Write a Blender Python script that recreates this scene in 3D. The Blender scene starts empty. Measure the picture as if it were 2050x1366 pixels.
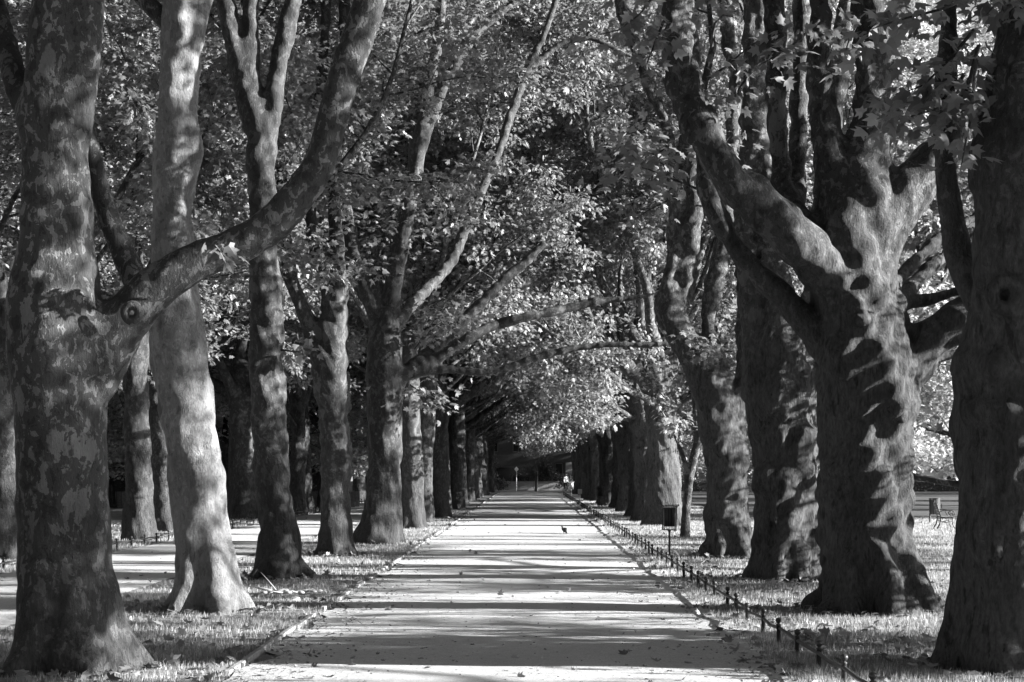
import bpy, math, random
import numpy as np
from mathutils import Vector, Matrix

R = math.radians
scene = bpy.context.scene
COL = scene.collection
rng = np.random.default_rng(7)
random.seed(7)

# ------------------------------------------------------------------ camera numbers (photo px at 2050 wide)
FPX, VX, HY, CAMH = 3500.0, 1061.0, 945.0, 2.0


def W(x, y, Y):
    return np.array([(x - VX) * Y / FPX, Y, CAMH - (y - HY) * Y / FPX])


# ------------------------------------------------------------------ helpers
def tag(o, label=None, cat=None, group=None, kind=None):
    if label: o['label'] = label
    if cat: o['category'] = cat
    if group: o['group'] = group
    if kind: o['kind'] = kind
    return o


def empty(name, loc=(0, 0, 0), rz=0.0):
    o = bpy.data.objects.new(name, None)
    COL.objects.link(o)
    o.location = loc
    o.rotation_euler = (0, 0, rz)
    o.empty_display_size = 0.2
    return o


def raw_mesh(name, verts, tris=None, quads=None, tmat=None, qmat=None, smooth_t=True, smooth_q=True, attr=None):
    """mesh from numpy arrays of triangles and quads"""
    me = bpy.data.meshes.new(name)
    verts = np.asarray(verts, np.float32)
    nt = 0 if tris is None else len(tris)
    nq = 0 if quads is None else len(quads)
    me.vertices.add(len(verts))
    me.vertices.foreach_set('co', verts.ravel())
    loops = []
    if nt: loops.append(np.asarray(tris, np.int32).ravel())
    if nq: loops.append(np.asarray(quads, np.int32).ravel())
    loops = np.concatenate(loops)
    me.loops.add(len(loops))
    me.loops.foreach_set('vertex_index', loops)
    starts = np.concatenate([np.arange(nt) * 3, nt * 3 + np.arange(nq) * 4]).astype(np.int32)
    me.polygons.add(nt + nq)
    me.polygons.foreach_set('loop_start', starts)
    mi = np.concatenate([np.zeros(nt, np.int32) + (0 if tmat is None else tmat),
                         np.zeros(nq, np.int32) + (0 if qmat is None else qmat)]).astype(np.int32)
    me.polygons.foreach_set('material_index', mi)
    sm = np.concatenate([np.full(nt, smooth_t), np.full(nq, smooth_q)])
    me.polygons.foreach_set('use_smooth', sm)
    if attr is not None:
        a = me.attributes.new('var', 'FLOAT', 'POINT')
        a.data.foreach_set('value', np.asarray(attr, np.float32))
    me.update(calc_edges=True)
    me.validate()
    return me


def link(name, me, mats, parent=None, loc=None):
    o = bpy.data.objects.new(name, me)
    COL.objects.link(o)
    if not me.materials:
        for m in (mats if isinstance(mats, (list, tuple)) else [mats]):
            me.materials.append(m)
    if parent: o.parent = parent
    if loc is not None: o.location = loc
    return o


class MB:
    """collects simple solids into one mesh"""
    def __init__(s): s.v, s.t, s.q = [], [], []

    def n(s): return sum(len(a) for a in s.v)

    def box(s, c, d, rot=None, bev=0.0):
        c, h = np.array(c, float), np.array(d, float) / 2
        b = min(bev, h.min() * .9)
        pts = []
        for sx in (-1, 1):
            for sy in (-1, 1):
                for sz in (-1, 1):
                    pts.append([sx * h[0], sy * h[1], sz * h[2]])
        pts = np.array(pts)
        f = np.array([[0, 1, 3, 2], [4, 6, 7, 5], [0, 4, 5, 1], [2, 3, 7, 6], [0, 2, 6, 4], [1, 5, 7, 3]])
        if b > 0:
            V, Q, T = [], [], []
            idx = {}
            for i, p in enumerate(pts):
                for ax in range(3):
                    q = p.copy()
                    for k in range(3):
                        if k != ax: q[k] -= np.sign(q[k]) * b
                    idx[(i, ax)] = len(V); V.append(q)
            axis_of = [0, 0, 1, 1, 2, 2]
            for fi, face in enumerate(f):
                Q.append([idx[(v, axis_of[fi])] for v in face])
            sg = lambda i: pts[i] > 0
            for i in range(8):
                T.append([idx[(i, 0)], idx[(i, 1)], idx[(i, 2)]])
                for j in range(i + 1, 8):
                    diff = np.nonzero(sg(i) != sg(j))[0]
                    if len(diff) == 1:
                        a, bb = [k for k in range(3) if k != diff[0]]
                        Q.append([idx[(i, a)], idx[(i, bb)], idx[(j, bb)], idx[(j, a)]])
            V = np.array(V); Q = np.array(Q); T = np.array(T)
        else:
            V, Q, T = pts, f, None
        if rot is not None: V = V @ np.array(Matrix(rot)).T if not isinstance(rot, np.ndarray) else V @ rot.T
        n = s.n()
        s.v.append(V + c); s.q.append(Q + n)
        if T is not None: s.t.append(T + n)

    def tube(s, pts, rad, sides=10, cap=True):
        V, Q, T = tube_np(np.array(pts, float), np.broadcast_to(np.array(rad, float), (len(pts),)), sides, cap)
        n = s.n(); s.v.append(V); s.q.append(Q + n)
        if len(T): s.t.append(T + n)

    def lathe(s, prof, c=(0, 0, 0), seg=16):
        prof = np.array(prof, float)
        a = np.linspace(0, 2 * np.pi, seg, endpoint=False)
        V = np.stack([np.outer(prof[:, 0], np.cos(a)), np.outer(prof[:, 0], np.sin(a)),
                      np.repeat(prof[:, 1:2], seg, 1)], -1).reshape(-1, 3) + np.array(c)
        i = np.arange(len(prof) - 1)[:, None] * seg; j = np.arange(seg)[None]; k = (j + 1) % seg
        Q = np.stack([i + j, i + k, i + seg + k, i + seg + j], -1).reshape(-1, 4)
        n = s.n(); s.v.append(V); s.q.append(Q + n)

    def mesh(s, name, smooth=True):
        return raw_mesh(name, np.concatenate(s.v), np.concatenate(s.t) if s.t else None,
                        np.concatenate(s.q) if s.q else None, smooth_t=smooth, smooth_q=smooth)

    def build(s, name, mat, parent=None, smooth=False, loc=None):
        o = link(name, s.mesh(name, smooth), mat, parent, loc)
        return o


def tube_np(P, r, sides=8, cap=True):
    n = len(P)
    d = np.gradient(P, axis=0)
    d /= np.linalg.norm(d, axis=1)[:, None] + 1e-9
    u = np.cross(d[0], [0.3, 0.2, 1.0] if abs(d[0][2]) < .9 else [1, 0.2, 0])
    u /= np.linalg.norm(u)
    a = np.linspace(0, 2 * np.pi, sides, endpoint=False)
    ca, sa = np.cos(a), np.sin(a)
    V = np.empty((n, sides, 3))
    for i in range(n):
        u = u - d[i] * (u @ d[i]); u /= np.linalg.norm(u) + 1e-9
        w = np.cross(d[i], u)
        V[i] = P[i] + r[i] * (ca[:, None] * u + sa[:, None] * w)
    i = np.arange(n - 1)[:, None] * sides; j = np.arange(sides)[None]; k = (j + 1) % sides
    Q = np.stack([i + j, i + k, i + sides + k, i + sides + j], -1).reshape(-1, 4)
    V = V.reshape(-1, 3)
    T = []
    if cap:
        V = np.concatenate([V, P[:1], P[-1:]])
        c0, c1 = n * sides, n * sides + 1
        for j in range(sides):
            T.append([c0, (j + 1) % sides, j])
            T.append([c1, (n - 1) * sides + j, (n - 1) * sides + (j + 1) % sides])
    return V, Q, np.array(T, int).reshape(-1, 3)


# ------------------------------------------------------------------ materials (the photograph is monochrome)
def g(v): return (v, v, v, 1)


class NT:
    def __init__(s, name):
        s.m = bpy.data.materials.new(name); s.m.use_nodes = True
        s.t = s.m.node_tree; s.t.nodes.clear()
        s.out = s.N('ShaderNodeOutputMaterial')

    def N(s, typ, **kw):
        n = s.t.nodes.new(typ)
        for k, v in kw.items(): setattr(n, k, v)
        return n

    def L(s, a, b): s.t.links.new(a, b)

    def noise(s, vec, scale, detail=4, rough=.55, dist=0.0):
        n = s.N('ShaderNodeTexNoise')
        n.inputs['Scale'].default_value = scale; n.inputs['Detail'].default_value = detail
        n.inputs['Roughness'].default_value = rough; n.inputs['Distortion'].default_value = dist
        if vec is not None: s.L(vec, n.inputs['Vector'])
        return n.outputs['Fac']

    def mapping(s, vec, scale, loc=(0, 0, 0)):
        n = s.N('ShaderNodeMapping')
        n.inputs['Scale'].default_value = scale; n.inputs['Location'].default_value = loc
        s.L(vec, n.inputs['Vector']); return n.outputs['Vector']

    def ramp(s, fac, stops, interp='LINEAR'):
        n = s.N('ShaderNodeValToRGB'); cr = n.color_ramp; cr.interpolation = interp
        while len(cr.elements) < len(stops): cr.elements.new(0.5)
        for e, (p, v) in zip(cr.elements, stops):
            e.position = p; e.color = g(v)
        s.L(fac, n.inputs['Fac']); return n.outputs['Color']

    def math(s, op, a, b=None, clamp=False):
        n = s.N('ShaderNodeMath', operation=op); n.use_clamp = clamp
        for i, x in enumerate((a, b)):
            if x is None: continue
            if isinstance(x, (int, float)): n.inputs[i].default_value = x
            else: s.L(x, n.inputs[i])
        return n.outputs[0]

    def mix(s, fac, a, b, mode='MIX'):
        n = s.N('ShaderNodeMix', data_type='RGBA', blend_type=mode)
        for ix, x in ((0, fac), (6, a), (7, b)):
            if isinstance(x, (int, float)):
                n.inputs[ix].default_value = x if ix == 0 else g(x)
            else: s.L(x, n.inputs[ix])
        return n.outputs[2]

    def bump(s, h, strength, dist, prev=None):
        n = s.N('ShaderNodeBump'); n.inputs['Strength'].default_value = strength
        n.inputs['Distance'].default_value = dist
        s.L(h, n.inputs['Height'])
        if prev is not None: s.L(prev, n.inputs['Normal'])
        return n.outputs['Normal']

    def principled(s, col, rough=.7, spec=.3, normal=None, metal=0.0):
        b = s.N('ShaderNodeBsdfPrincipled')
        if isinstance(col, (int, float)): b.inputs['Base Color'].default_value = g(col)
        else: s.L(col, b.inputs['Base Color'])
        if isinstance(rough, (int, float)): b.inputs['Roughness'].default_value = rough
        else: s.L(rough, b.inputs['Roughness'])
        b.inputs['Specular IOR Level'].default_value = spec
        b.inputs['Metallic'].default_value = metal
        if normal is not None: s.L(normal, b.inputs['Normal'])
        return b.outputs[0]

    def done(s, sh):
        s.L(sh, s.out.inputs['Surface']); return s.m


def bark_material(name, tones, roughness_zone, crack, cover):
    """plane-tree bark: flaking plates of three tones, rough fissured lower trunk"""
    k = NT(name)
    tc = k.N('ShaderNodeTexCoord').outputs['Object']
    oi = k.N('ShaderNodeObjectInfo').outputs['Random']
    cmb = k.N('ShaderNodeCombineXYZ')
    for i in range(3): k.L(k.math('MULTIPLY', oi, 37.0 + 11 * i), cmb.inputs[i])
    add = k.N('ShaderNodeVectorMath', operation='ADD'); k.L(tc, add.inputs[0]); k.L(cmb.outputs[0], add.inputs[1])
    P = add.outputs[0]
    big = k.noise(k.mapping(P, (1, 1, .62)), 4.2, 5, .62, .35)
    small = k.noise(k.mapping(P, (1, 1, .7)), 11.0, 4, .6, .5)
    big2 = k.noise(k.mapping(P, (1, 1, .75), (5, 3, 2)), 2.3, 5, .65, .4)
    fine = k.noise(k.mapping(P, (1, 1, .3)), 60.0, 3, .6)
    c1 = k.ramp(big, [(0.0, tones[0]), (.43, tones[1]), (.535, tones[2])], 'CONSTANT')
    c2 = k.ramp(small, [(0.0, tones[0]), (.40, tones[1]), (.56, tones[2])], 'CONSTANT')
    sel = k.ramp(big2, [(.46, 0), (.5, 1)])
    col = k.mix(sel, c1, c2)
    col = k.mix(.35, col, k.ramp(fine, [(.3, .35), (.7, 1.0)]), 'MULTIPLY')
    # fissures
    fis = k.noise(k.mapping(P, (9, 9, 2.2)), 1.0, 8, .7, .2)
    fis2 = k.noise(k.mapping(P, (24, 24, 8)), 1.0, 6, .7, .2)
    pit = k.ramp(k.noise(k.mapping(P, (26, 26, 9), (3, 1, 7)), 1.0, 3, .6, .4), [(.30, 1), (.36, 0)])
    z = k.N('ShaderNodeSeparateXYZ'); k.L(tc, z.inputs[0])
    zz = k.math('ADD', z.outputs[2], k.math('MULTIPLY', k.math('SUBTRACT', big2, .5), 3.0))
    mr = k.N('ShaderNodeMapRange'); k.L(zz, mr.inputs[0])
    mr.inputs[1].default_value = roughness_zone[0]; mr.inputs[2].default_value = roughness_zone[1]
    mr.inputs[3].default_value = 1.0; mr.inputs[4].default_value = 0.08
    low = mr.outputs[0]
    crk = k.ramp(fis, [(.38, 0.0), (.45, 1.0)])
    rough_col = k.mix(k.ramp(fis2, [(.35, 0), (.65, 1)]), tones[1] * .75, tones[2] * .8)
    stain = k.ramp(k.noise(k.mapping(P, (1, 1, .28), (9, 4, 1)), 1.6, 5, .6, .3), [(.36, .5), (.6, 1.0)])
    flake = col
    col = k.mix(k.math('MULTIPLY', low, cover), col, rough_col)
    col = k.mix(.8, col, stain, 'MULTIPLY')
    crackfac = k.math('MULTIPLY', k.math('SUBTRACT', 1.0, crk), k.math('MULTIPLY', low, crack))
    col = k.mix(crackfac, col, tones[0] * .45)
    col = k.mix(k.math('MULTIPLY', pit, k.math('ADD', k.math('MULTIPLY', low, .6), .15)), col, tones[0] * .4)
    h1 = k.math('MULTIPLY', fis, low)
    knob = k.noise(k.mapping(P, (1, 1, .8), (2, 8, 4)), 13.0, 8, .78, .1)
    nrm = k.bump(k.math('MULTIPLY', knob, k.math('ADD', k.math('MULTIPLY', low, .7), .3)), cover, .07)
    nrm = k.bump(h1, 1.0, .11, nrm)
    nrm = k.bump(k.math('MULTIPLY', fis2, k.math('ADD', k.math('MULTIPLY', low, .85), .15)), .8, .035, nrm)
    nrm = k.bump(k.math('MULTIPLY', flake, 1.0 / tones[2]), .45, .012, nrm)
    nrm = k.bump(k.mix(sel, big, small), .35, .03, nrm)
    nrm = k.bump(fine, .6, .014, nrm)
    return k.done(k.principled(col, .8, .22, nrm))


def leaf_material(name, base, trans, tmix=.4):
    k = NT(name)
    at = k.N('ShaderNodeAttribute'); at.attribute_name = 'var'
    v = at.outputs['Fac']
    cb = k.ramp(v, [(0, base * .55), (.8, base), (1, base * 1.9)])
    ct = k.ramp(v, [(0, trans * .6), (.8, trans), (1, trans * 1.7)])
    tc = k.N('ShaderNodeTexCoord').outputs['Object']
    n = k.bump(k.noise(tc, 70, 2), .25, .01)
    p = k.principled(cb, .42, .38, n)
    t = k.N('ShaderNodeBsdfTranslucent'); k.L(ct, t.inputs['Color'])
    mx = k.N('ShaderNodeMixShader'); mx.inputs[0].default_value = tmix
    k.L(p, mx.inputs[1]); k.L(t.outputs[0], mx.inputs[2])
    return k.done(mx.outputs[0])


def plain(name, v, rough=.6, spec=.3, nscale=30, var=.25, bump=.1, metal=0.0):
    k = NT(name)
    tc = k.N('ShaderNodeTexCoord').outputs['Object']
    n = k.noise(tc, nscale, 4)
    col = k.ramp(n, [(.25, v * (1 - var)), (.75, v * (1 + var))])
    return k.done(k.principled(col, rough, spec, k.bump(n, bump, .01), metal))


def gravel_material():
    k = NT('gravel')
    tc = k.N('ShaderNodeTexCoord').outputs['Object']
    f = k.noise(tc, 55, 3, .7); m = k.noise(tc, 9, 5, .6); b = k.noise(k.mapping(tc, (1, .35, 1)), .9, 4, .6)
    grit = k.ramp(k.noise(tc, 120, 2, .7), [(.34, .45), (.42, 1.0)])
    col = k.ramp(f, [(.28, .33), (.72, .68)])
    col = k.mix(.6, col, k.ramp(m, [(.3, .72), (.7, 1.0)]), 'MULTIPLY')
    col = k.mix(.7, col, k.ramp(b, [(.3, .8), (.7, 1.0)]), 'MULTIPLY')
    col = k.mix(.4, col, grit, 'MULTIPLY')
    n = k.bump(f, .9, .012); n = k.bump(k.noise(tc, 160, 2, .7), .7, .004, n); n = k.bump(m, .5, .03, n)
    return k.done(k.principled(col, .9, .2, n))


def lawn_material():
    k = NT('lawn')
    tc = k.N('ShaderNodeTexCoord').outputs['Object']
    f = k.noise(tc, 45, 3, .7); m = k.noise(tc, 3.5, 5, .65); b = k.noise(tc, .5, 4, .6)
    col = k.ramp(f, [(.25, .18), (.75, .44)])
    col = k.mix(.7, col, k.ramp(m, [(.3, .5), (.7, 1.0)]), 'MULTIPLY')
    col = k.mix(.5, col, k.ramp(b, [(.3, .6), (.7, 1.0)]), 'MULTIPLY')
    n = k.bump(f, .9, .05); n = k.bump(m, .6, .08, n)
    return k.done(k.principled(col, .95, .1, n))


def grass_material():
    k = NT('grass_blade')
    at = k.N('ShaderNodeAttribute'); at.attribute_name = 'var'
    c = k.ramp(at.outputs['Fac'], [(0, .18), (.7, .36), (1, .6)])
    p = k.principled(c, .6, .25)
    t = k.N('ShaderNodeBsdfTranslucent'); k.L(c, t.inputs['Color'])
    mx = k.N('ShaderNodeMixShader'); mx.inputs[0].default_value = .35
    k.L(p, mx.inputs[1]); k.L(t.outputs[0], mx.inputs[2])
    return k.done(mx.outputs[0])


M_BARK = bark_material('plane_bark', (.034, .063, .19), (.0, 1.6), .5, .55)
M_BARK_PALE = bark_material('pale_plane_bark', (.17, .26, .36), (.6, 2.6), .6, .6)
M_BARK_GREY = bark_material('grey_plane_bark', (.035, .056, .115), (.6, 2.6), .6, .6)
M_BARK_ROUGH = bark_material('plane_bark_rough', (.03, .07, .18), (3.5, 6.5), .75, .85)
M_LEAF = leaf_material('plane_leaf', .2, .3)
M_LEAF_GOLD = leaf_material('yellowing_leaf', .46, .6)
M_LITTER = leaf_material('dry_leaf', .22, .16, .2)
M_GRAVEL = gravel_material()
M_LAWN = lawn_material()
M_GRASS = grass_material()
M_IRON = plain('painted_iron', .035, .45, .4)
M_STONE = plain('kerb_stone', .26, .85, .2, 18, .3, .3)
M_ASPHALT = plain('asphalt', .075, .9, .2, 40, .25, .3)
M_RENDER = plain('facade_render', .07, .9, .2, 3, .2, .15)
M_PALE = plain('pale_render', .3, .9, .2, 3, .15, .1)
M_GLASS = plain('dark_glass', .02, .08, .6, 2, .1, .0)
M_ROOF = plain('roof_sheet', .06, .8, .2, 6, .3, .2)
M_BOARD = plain('weathered_board', .16, .8, .2, 9, .35, .2)
M_SIGN = plain('sign_face', .42, .5, .3, 8, .08, .0)
M_WHITE = plain('white_enamel', .8, .4, .4, 8, .04, .0)
M_STEEL = plain('galvanised_steel', .5, .4, .5, 20, .12, .05)
M_LINER = plain('bin_liner', .02, .5, .3)
M_TWIG = plain('dead_wood', .42, .8, .2, 25, .3, .3)
M_CLOTH_D = plain('dark_cloth', .03, .9, .1)
M_CLOTH_L = plain('light_cloth', .45, .9, .1)
M_SKIN = plain('skin', .42, .6, .3)
M_HAIR = plain('hair', .04, .6, .3)
M_FEATHER = plain('dark_feather', .04, .6, .3, 40, .5, .1)
M_HEDGE = leaf_material('hedge_leaf', .11, .12, .3)
M_HEDGE_CORE = plain('hedge_core', .05, .9, .1, 8, .3, .3)  # plain dark filling inside the hedges


# ------------------------------------------------------------------ signed-distance trunks, meshed by surface nets
def sdf_tree(chains, vox, k=.14, lump=.03, seed=0, carve=(), fl=None):
    """chains: list of (points n x 3, radii n). Smooth union, low-frequency lumps, then surface nets."""
    r_ = np.random.default_rng(seed)
    lo = np.min([(c[0] - c[1][:, None]).min(0) for c in chains], 0) - .25
    hi = np.max([(c[0] + c[1][:, None]).max(0) for c in chains], 0) + .25
    n = np.ceil((hi - lo) / vox).astype(int) + 1
    F = np.full(n, 5.0, np.float32)
    ax = [lo[i] + np.arange(n[i]) * vox for i in range(3)]
    waves = []
    for wl, am, cnt in ((1.1, lump, 3), (.5, lump * .7, 4), (.24, lump * .4, 5)):
        for q in range(cnt):
            kv = r_.normal(size=3); kv[2] *= .55; kv *= 2 * math.pi / wl / np.linalg.norm(kv)
            waves.append((am * .6, kv, r_.uniform(0, 6.28)))

    def noise_at(i0, i1):
        X = ax[0][i0[0]:i1[0]].astype(np.float32); Y_ = ax[1][i0[1]:i1[1]].astype(np.float32); Z = ax[2][i0[2]:i1[2]].astype(np.float32)
        out = np.zeros((len(X), len(Y_), len(Z)), np.float32)
        for am, kv, ph in waves:      # sin(a+b+c) expanded into separable factors
            ex, ey, ez = np.exp(1j * (kv[0] * X + ph)), np.exp(1j * kv[1] * Y_), np.exp(1j * kv[2] * Z)
            xy = (ex[:, None] * ey[None]).astype(np.complex64)
            out += am * (xy.real[:, :, None] * ez.imag.astype(np.float32) + xy.imag[:, :, None] * ez.real.astype(np.float32))
        return out

    for P, rad, *opt in chains:
        kk = opt[0] if opt else k
        pad = kk + 2.5 * vox + lump
        clo = (P - rad[:, None]).min(0) - pad; chi = (P + rad[:, None]).max(0) + pad
        i0 = np.clip(((clo - lo) / vox).astype(int), 0, n - 1); i1 = np.clip(np.ceil((chi - lo) / vox).astype(int) + 1, 1, n)
        sub = np.full(i1 - i0, 5.0, np.float32)
        for a, b, ra, rb in zip(P[:-1], P[1:], rad[:-1], rad[1:]):
            rm = max(ra, rb) + pad
            slo = np.minimum(a, b) - rm; shi = np.maximum(a, b) + rm
            j0 = np.clip(((slo - lo) / vox).astype(int), i0, i1 - 1); j1 = np.clip(np.ceil((shi - lo) / vox).astype(int) + 1, j0 + 1, i1)
            X = ax[0][j0[0]:j1[0], None, None] - a[0]; Yy = ax[1][None, j0[1]:j1[1], None] - a[1]; Z = ax[2][None, None, j0[2]:j1[2]] - a[2]
            ab = b - a; L2 = ab @ ab + 1e-9
            t = np.clip((X * ab[0] + Yy * ab[1] + Z * ab[2]) / L2, 0, 1)
            d = np.sqrt((X - t * ab[0]) ** 2 + (Yy - t * ab[1]) ** 2 + (Z - t * ab[2]) ** 2) - (ra + (rb - ra) * t)
            q0, q1 = j0 - i0, j1 - i0
            v = sub[q0[0]:q1[0], q0[1]:q1[1], q0[2]:q1[2]]
            h = np.clip(.5 + .5 * (v - d) / .05, 0, 1)
            v[...] = v * (1 - h) + d * h - .05 * h * (1 - h) * (v < 4)
        sub += noise_at(i0, i1) * min(1.0, float(np.median(rad)) / .3)
        f = F[i0[0]:i1[0], i0[1]:i1[1], i0[2]:i1[2]]
        h = np.clip(.5 + .5 * (f - sub) / kk, 0, 1)
        f[...] = f * (1 - h) + sub * h - kk * h * (1 - h) * (f < 4) * (sub < 4)
    for c, rr in carve:
        X = ax[0][:, None, None] - c[0]; Yy = ax[1][None, :, None] - c[1]; Z = ax[2][None, None, :] - c[2]
        d = np.sqrt(X * X + Yy * Yy + Z * Z) - rr
        F = np.maximum(F, -d).astype(np.float32)
    X = ax[0][:, None, None]; Yy = ax[1][None, :, None]; Z = ax[2][None, None, :]
    if fl is not None:   # vertical flutes of the root flare
        cx, cy, nf, amp, hgt = fl
        th = np.arctan2(Yy - cy, X - cx)
        wob = .5 * np.sin(3.1 * Z + 1.0) + .3 * np.sin(7.3 * Z)
        F += (amp * np.exp(-np.maximum(Z, 0) / hgt) * np.sin(nf * th + wob + seed) * (.7 + .5 * np.sin(2 * th + seed))).astype(np.float32)
    return surface_nets(F, lo, vox)


def surface_nets(F, lo, vox):
    S = F < 0
    n = np.array(F.shape)
    c = np.zeros(n - 1, np.int8)
    for dx in (0, 1):
        for dy in (0, 1):
            for dz in (0, 1):
                c += S[dx:n[0] - 1 + dx, dy:n[1] - 1 + dy, dz:n[2] - 1 + dz]
    act = (c > 0) & (c < 8)
    idx = np.argwhere(act)
    ids = np.full(n - 1, -1, np.int32); ids[act] = np.arange(len(idx))
    corners = np.array([[i, j, k] for i in (0, 1) for j in (0, 1) for k in (0, 1)])
    vals = np.stack([F[idx[:, 0] + o[0], idx[:, 1] + o[1], idx[:, 2] + o[2]] for o in corners], 1)
    acc = np.zeros((len(idx), 3)); cnt = np.zeros(len(idx))
    for a in range(8):
        for b in range(a + 1, 8):
            if np.abs(corners[a] - corners[b]).sum() != 1: continue
            va, vb = vals[:, a], vals[:, b]
            m = (va < 0) != (vb < 0)
            t = np.where(m, va / np.where(m, va - vb, 1), 0)
            acc += m[:, None] * (corners[a] + t[:, None] * (corners[b] - corners[a])); cnt += m
    V = (idx + acc / cnt[:, None]) * vox + lo
    Qs = []
    for axis in range(3):
        o1, o2 = [(1, 2), (2, 0), (0, 1)][axis]
        s0 = np.take(S, range(0, n[axis] - 1), axis); s1 = np.take(S, range(1, n[axis]), axis)
        e = np.argwhere(s0 != s1)
        e = e[(e[:, o1] > 0) & (e[:, o2] > 0) & (e[:, o1] < n[o1] - 1) & (e[:, o2] < n[o2] - 1)]
        def cid(d1, d2):
            q = e.copy(); q[:, o1] -= d1; q[:, o2] -= d2
            return ids[q[:, 0], q[:, 1], q[:, 2]]
        q = np.stack([cid(1, 1), cid(0, 1), cid(0, 0), cid(1, 0)], 1)
        inside0 = S[e[:, 0], e[:, 1], e[:, 2]]
        q = np.where(inside0[:, None], q, q[:, ::-1])
        Qs.append(q)
    Q = np.concatenate(Qs); Q = Q[(Q >= 0).all(1)]
    return V, Q


def smooth_chain(P, rad, sub=3):
    """Catmull-Rom resampling of a limb's centre line"""
    P = np.array(P, float); rad = np.array(rad, float)
    if len(P) < 3: return P, rad
    D = np.concatenate([P, rad[:, None]], 1)
    E = np.concatenate([[2 * D[0] - D[1]], D, [2 * D[-1] - D[-2]]])
    out = []
    for i in range(1, len(E) - 2):
        for s in range(sub):
            t = s / sub
            out.append(.5 * (2 * E[i] + (E[i + 1] - E[i - 1]) * t + (2 * E[i - 1] - 5 * E[i] + 4 * E[i + 1] - E[i + 2]) * t * t
                             + (-E[i - 1] + 3 * E[i] - 3 * E[i + 1] + E[i + 2]) * t ** 3))
    out.append(E[-2])
    out = np.array(out)
    return out[:, :3], np.maximum(out[:, 3], .01)


# ------------------------------------------------------------------ leaves and twigs
def _leaf_shape(lobed=True):
    if lobed:
        half = [(.0, .0), (.26, -.06), (.5, .16), (.27, .26), (.5, .62), (.2, .56), (.0, 1.0)]
    else:
        half = [(.0, .0), (.42, .2), (.36, .62), (.0, 1.0)]
    out = half + [(-x, y) for x, y in half[-2:0:-1]]
    pts = np.array([(0, .38)] + out)
    z = -.28 * np.abs(pts[:, 0]) - .25 * np.maximum(pts[:, 1] - .5, 0)
    m = len(out)
    tri = np.array([[0, 1 + i, 1 + (i + 1) % m] for i in range(m)])
    return np.column_stack([pts, z]), tri[:, ::-1]


LEAF_HI, LEAF_LO = _leaf_shape(True), _leaf_shape(False)


def leaves_np(pos, dirs, nrm, size, shape, var, curl=None):
    S, T = shape
    y = dirs / (np.linalg.norm(dirs, axis=1)[:, None] + 1e-9)
    nn = nrm - y * (nrm * y).sum(1)[:, None]; nn /= np.linalg.norm(nn, axis=1)[:, None] + 1e-9
    x = np.cross(y, nn)
    s = size[:, None, None]
    zc = S[:, 2][None, :, None] * (1 if curl is None else curl[:, None, None])
    V = pos[:, None] + s * (S[:, 0][None, :, None] * x[:, None] + S[:, 1][None, :, None] * y[:, None] + zc * nn[:, None])
    m = len(S)
    tri = (np.arange(len(pos))[:, None, None] * m + T[None]).reshape(-1, 3)
    return V.reshape(-1, 3), tri, np.repeat(var, m)


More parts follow.
